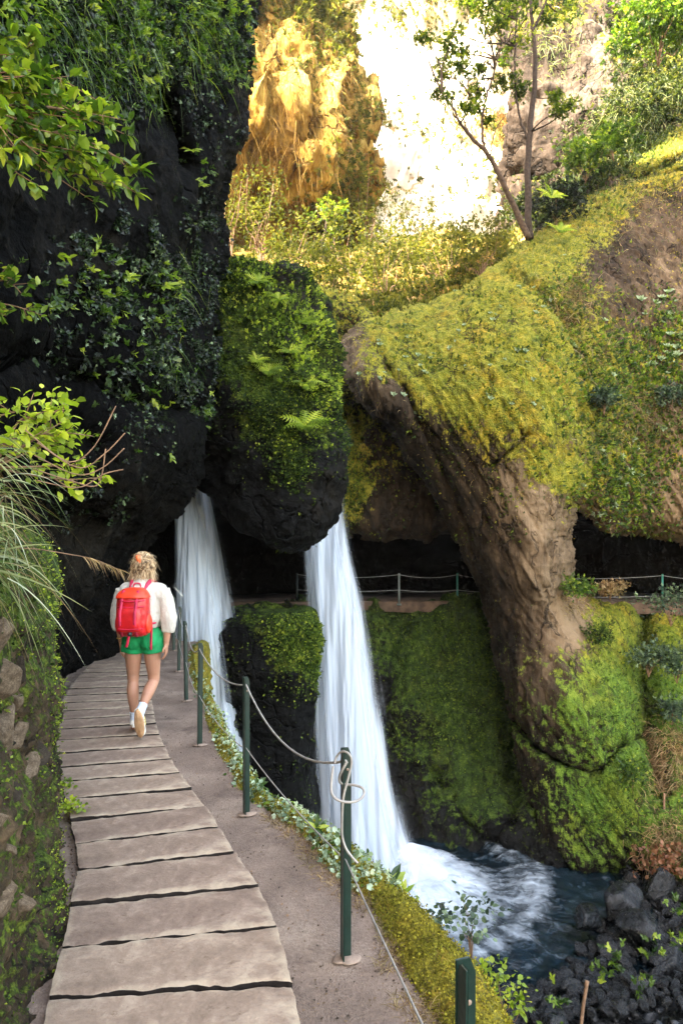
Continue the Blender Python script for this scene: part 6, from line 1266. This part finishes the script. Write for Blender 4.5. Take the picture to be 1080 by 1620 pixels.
# a few green sprigs and dead leaves on the pile
Pg = P3(np.array([965, 1020, 960, 1075, 1060, 880, 1030]), np.array([1520, 1560, 1530, 1440, 1480, 1590, 1500]), np.array([10.8, 10.2, 10.6, 11.2, 11., 9.6, 10.8])); n = 9; P_ = np.repeat(Pg, n, 0)+rng.normal(size=(len(Pg)*n, 3))*.10
stuff(leafobj('bank_sprigs', [inst(TS, P_, rdir(len(P_), .4), rdir(len(P_)), .16)], LM_leaf), 'green sprigs between the wet stones', 'ground cover')
n = 260; P_ = P3(1000+90*rng.random(n), 1335+50*rng.random(n), 13.6+.6*rng.random(n)); stuff(leafobj('dead_leaves', [inst(TO, P_, rdir(n), rdir(n), .09)], leafmat('rust_leaves', [(0, (.10, .03, .01)), (1, (.24, .11, .05))], .2)), 'rust-coloured dead leaves at the foot of the right slope', 'leaves')
# stones of the old wall that show through the moss at the left
M_ws = rockmat('pale_wall_stone', ((.03, .022, .015), (.14, .10, .065), (.30, .235, .165)), MOSS_G, rough=.85, scale=4, bump=.5, moss_bias=.7)
WS = [(18, 1068, .14, 2.2, 'pale flat stone jutting from the wall, highest of the big ones'), (38, 1060, .10, 2.5, 'slanting pale stone beside a dark hollow of the wall'), (34, 1108, .06, 2.4, 'round knob of stone in the wall under the slanting one'), (22, 1150, .14, 2.2, 'large yellowish stone in the middle of the wall'), (45, 1165, .10, 2.5, 'tall cream stone right of the large yellowish one'), (50, 1215, .10, 2.5, 'greenish grey stone under the overhanging slab of the wall'), (14, 1418, .085, 1.75, 'rounded lichen-grey stone low in the wall, at the left edge'), (48, 1425, .05, 2.1, 'small brown stone right of the lichen-grey one'),
      (8, 1300, .045, 1.9, 'small brown pebble in the wall at the left edge'), (22, 1340, .035, 2., 'small pebble below the brown one in the wall'), (30, 1255, .05, 2.2, 'dark rounded stone in the wall below the slab'), (6, 1010, .10, 2.0, 'pale stone under the grass at the left edge'), (70, 1190, .09, 2.9, 'thin dark overhanging slab of the wall')]
for k, (x, y, s, Y, lb) in enumerate(WS):
    o = stonemesh(300+k, 'wall_stone', M_ws); me_ = o.data; me_.attributes.new('moss', 'FLOAT', 'POINT').data.foreach_set('value', np.full(len(me_.vertices), .12, dtype=np.float32)); me_.attributes.new('tone', 'FLOAT', 'POINT').data.foreach_set('value', np.full(len(me_.vertices), .5 if 'dark' not in lb else .0, dtype=np.float32))
    zz = EYE-(y-860)*Y/F; xw = np.interp(Y, el[:, 1], el[:, 0])
    # slide the stone along its height until it sits in the wall's face
    d = np.abs(wall['px']-x)+np.abs(wall['py']-y); i_ = np.where(d < 10)[0]; pw = wall['P'][i_[wall['P'][i_, 1].argmin()]] if len(i_) else wall['P'][d.argmin()]
    s_ = s*pw[1]/Y*.8; o.location = tuple(pw+np.array([-s_*.35, 0, 0])); o.scale = (s_*.8, s_*1.1, s_*.75) if 'slab' not in lb else (s_*1.2, s_*1.3, s_*.25); o.rotation_euler = (rng.normal()*.3, (.5 if 'slant' in lb or 'slab' in lb else 0)+rng.normal()*.15, rng.normal()*.5)
    tag(o, lb, 'stone', 'stones in the left wall')

# ================================================================== HAZE in the gorge
V, Fs = box((7.5, 19, 25.5), (145, 94, 69)); M_haze, _nt, _out = newmat('haze'); pv = _nt.nodes.new('ShaderNodeVolumePrincipled')
pv.inputs['Color'].default_value = (1., .95, .86, 1); pv.inputs['Density'].default_value = .0003; pv.inputs['Anisotropy'].default_value = .2
_nt.links.new(pv.outputs[0], _out.inputs['Volume']); hz = mk('haze', V, Fs, M_haze, smooth=False); hz['kind'] = 'stuff'; hz['label'] = 'thin sunlit mist filling the gorge'; hz['category'] = 'haze'
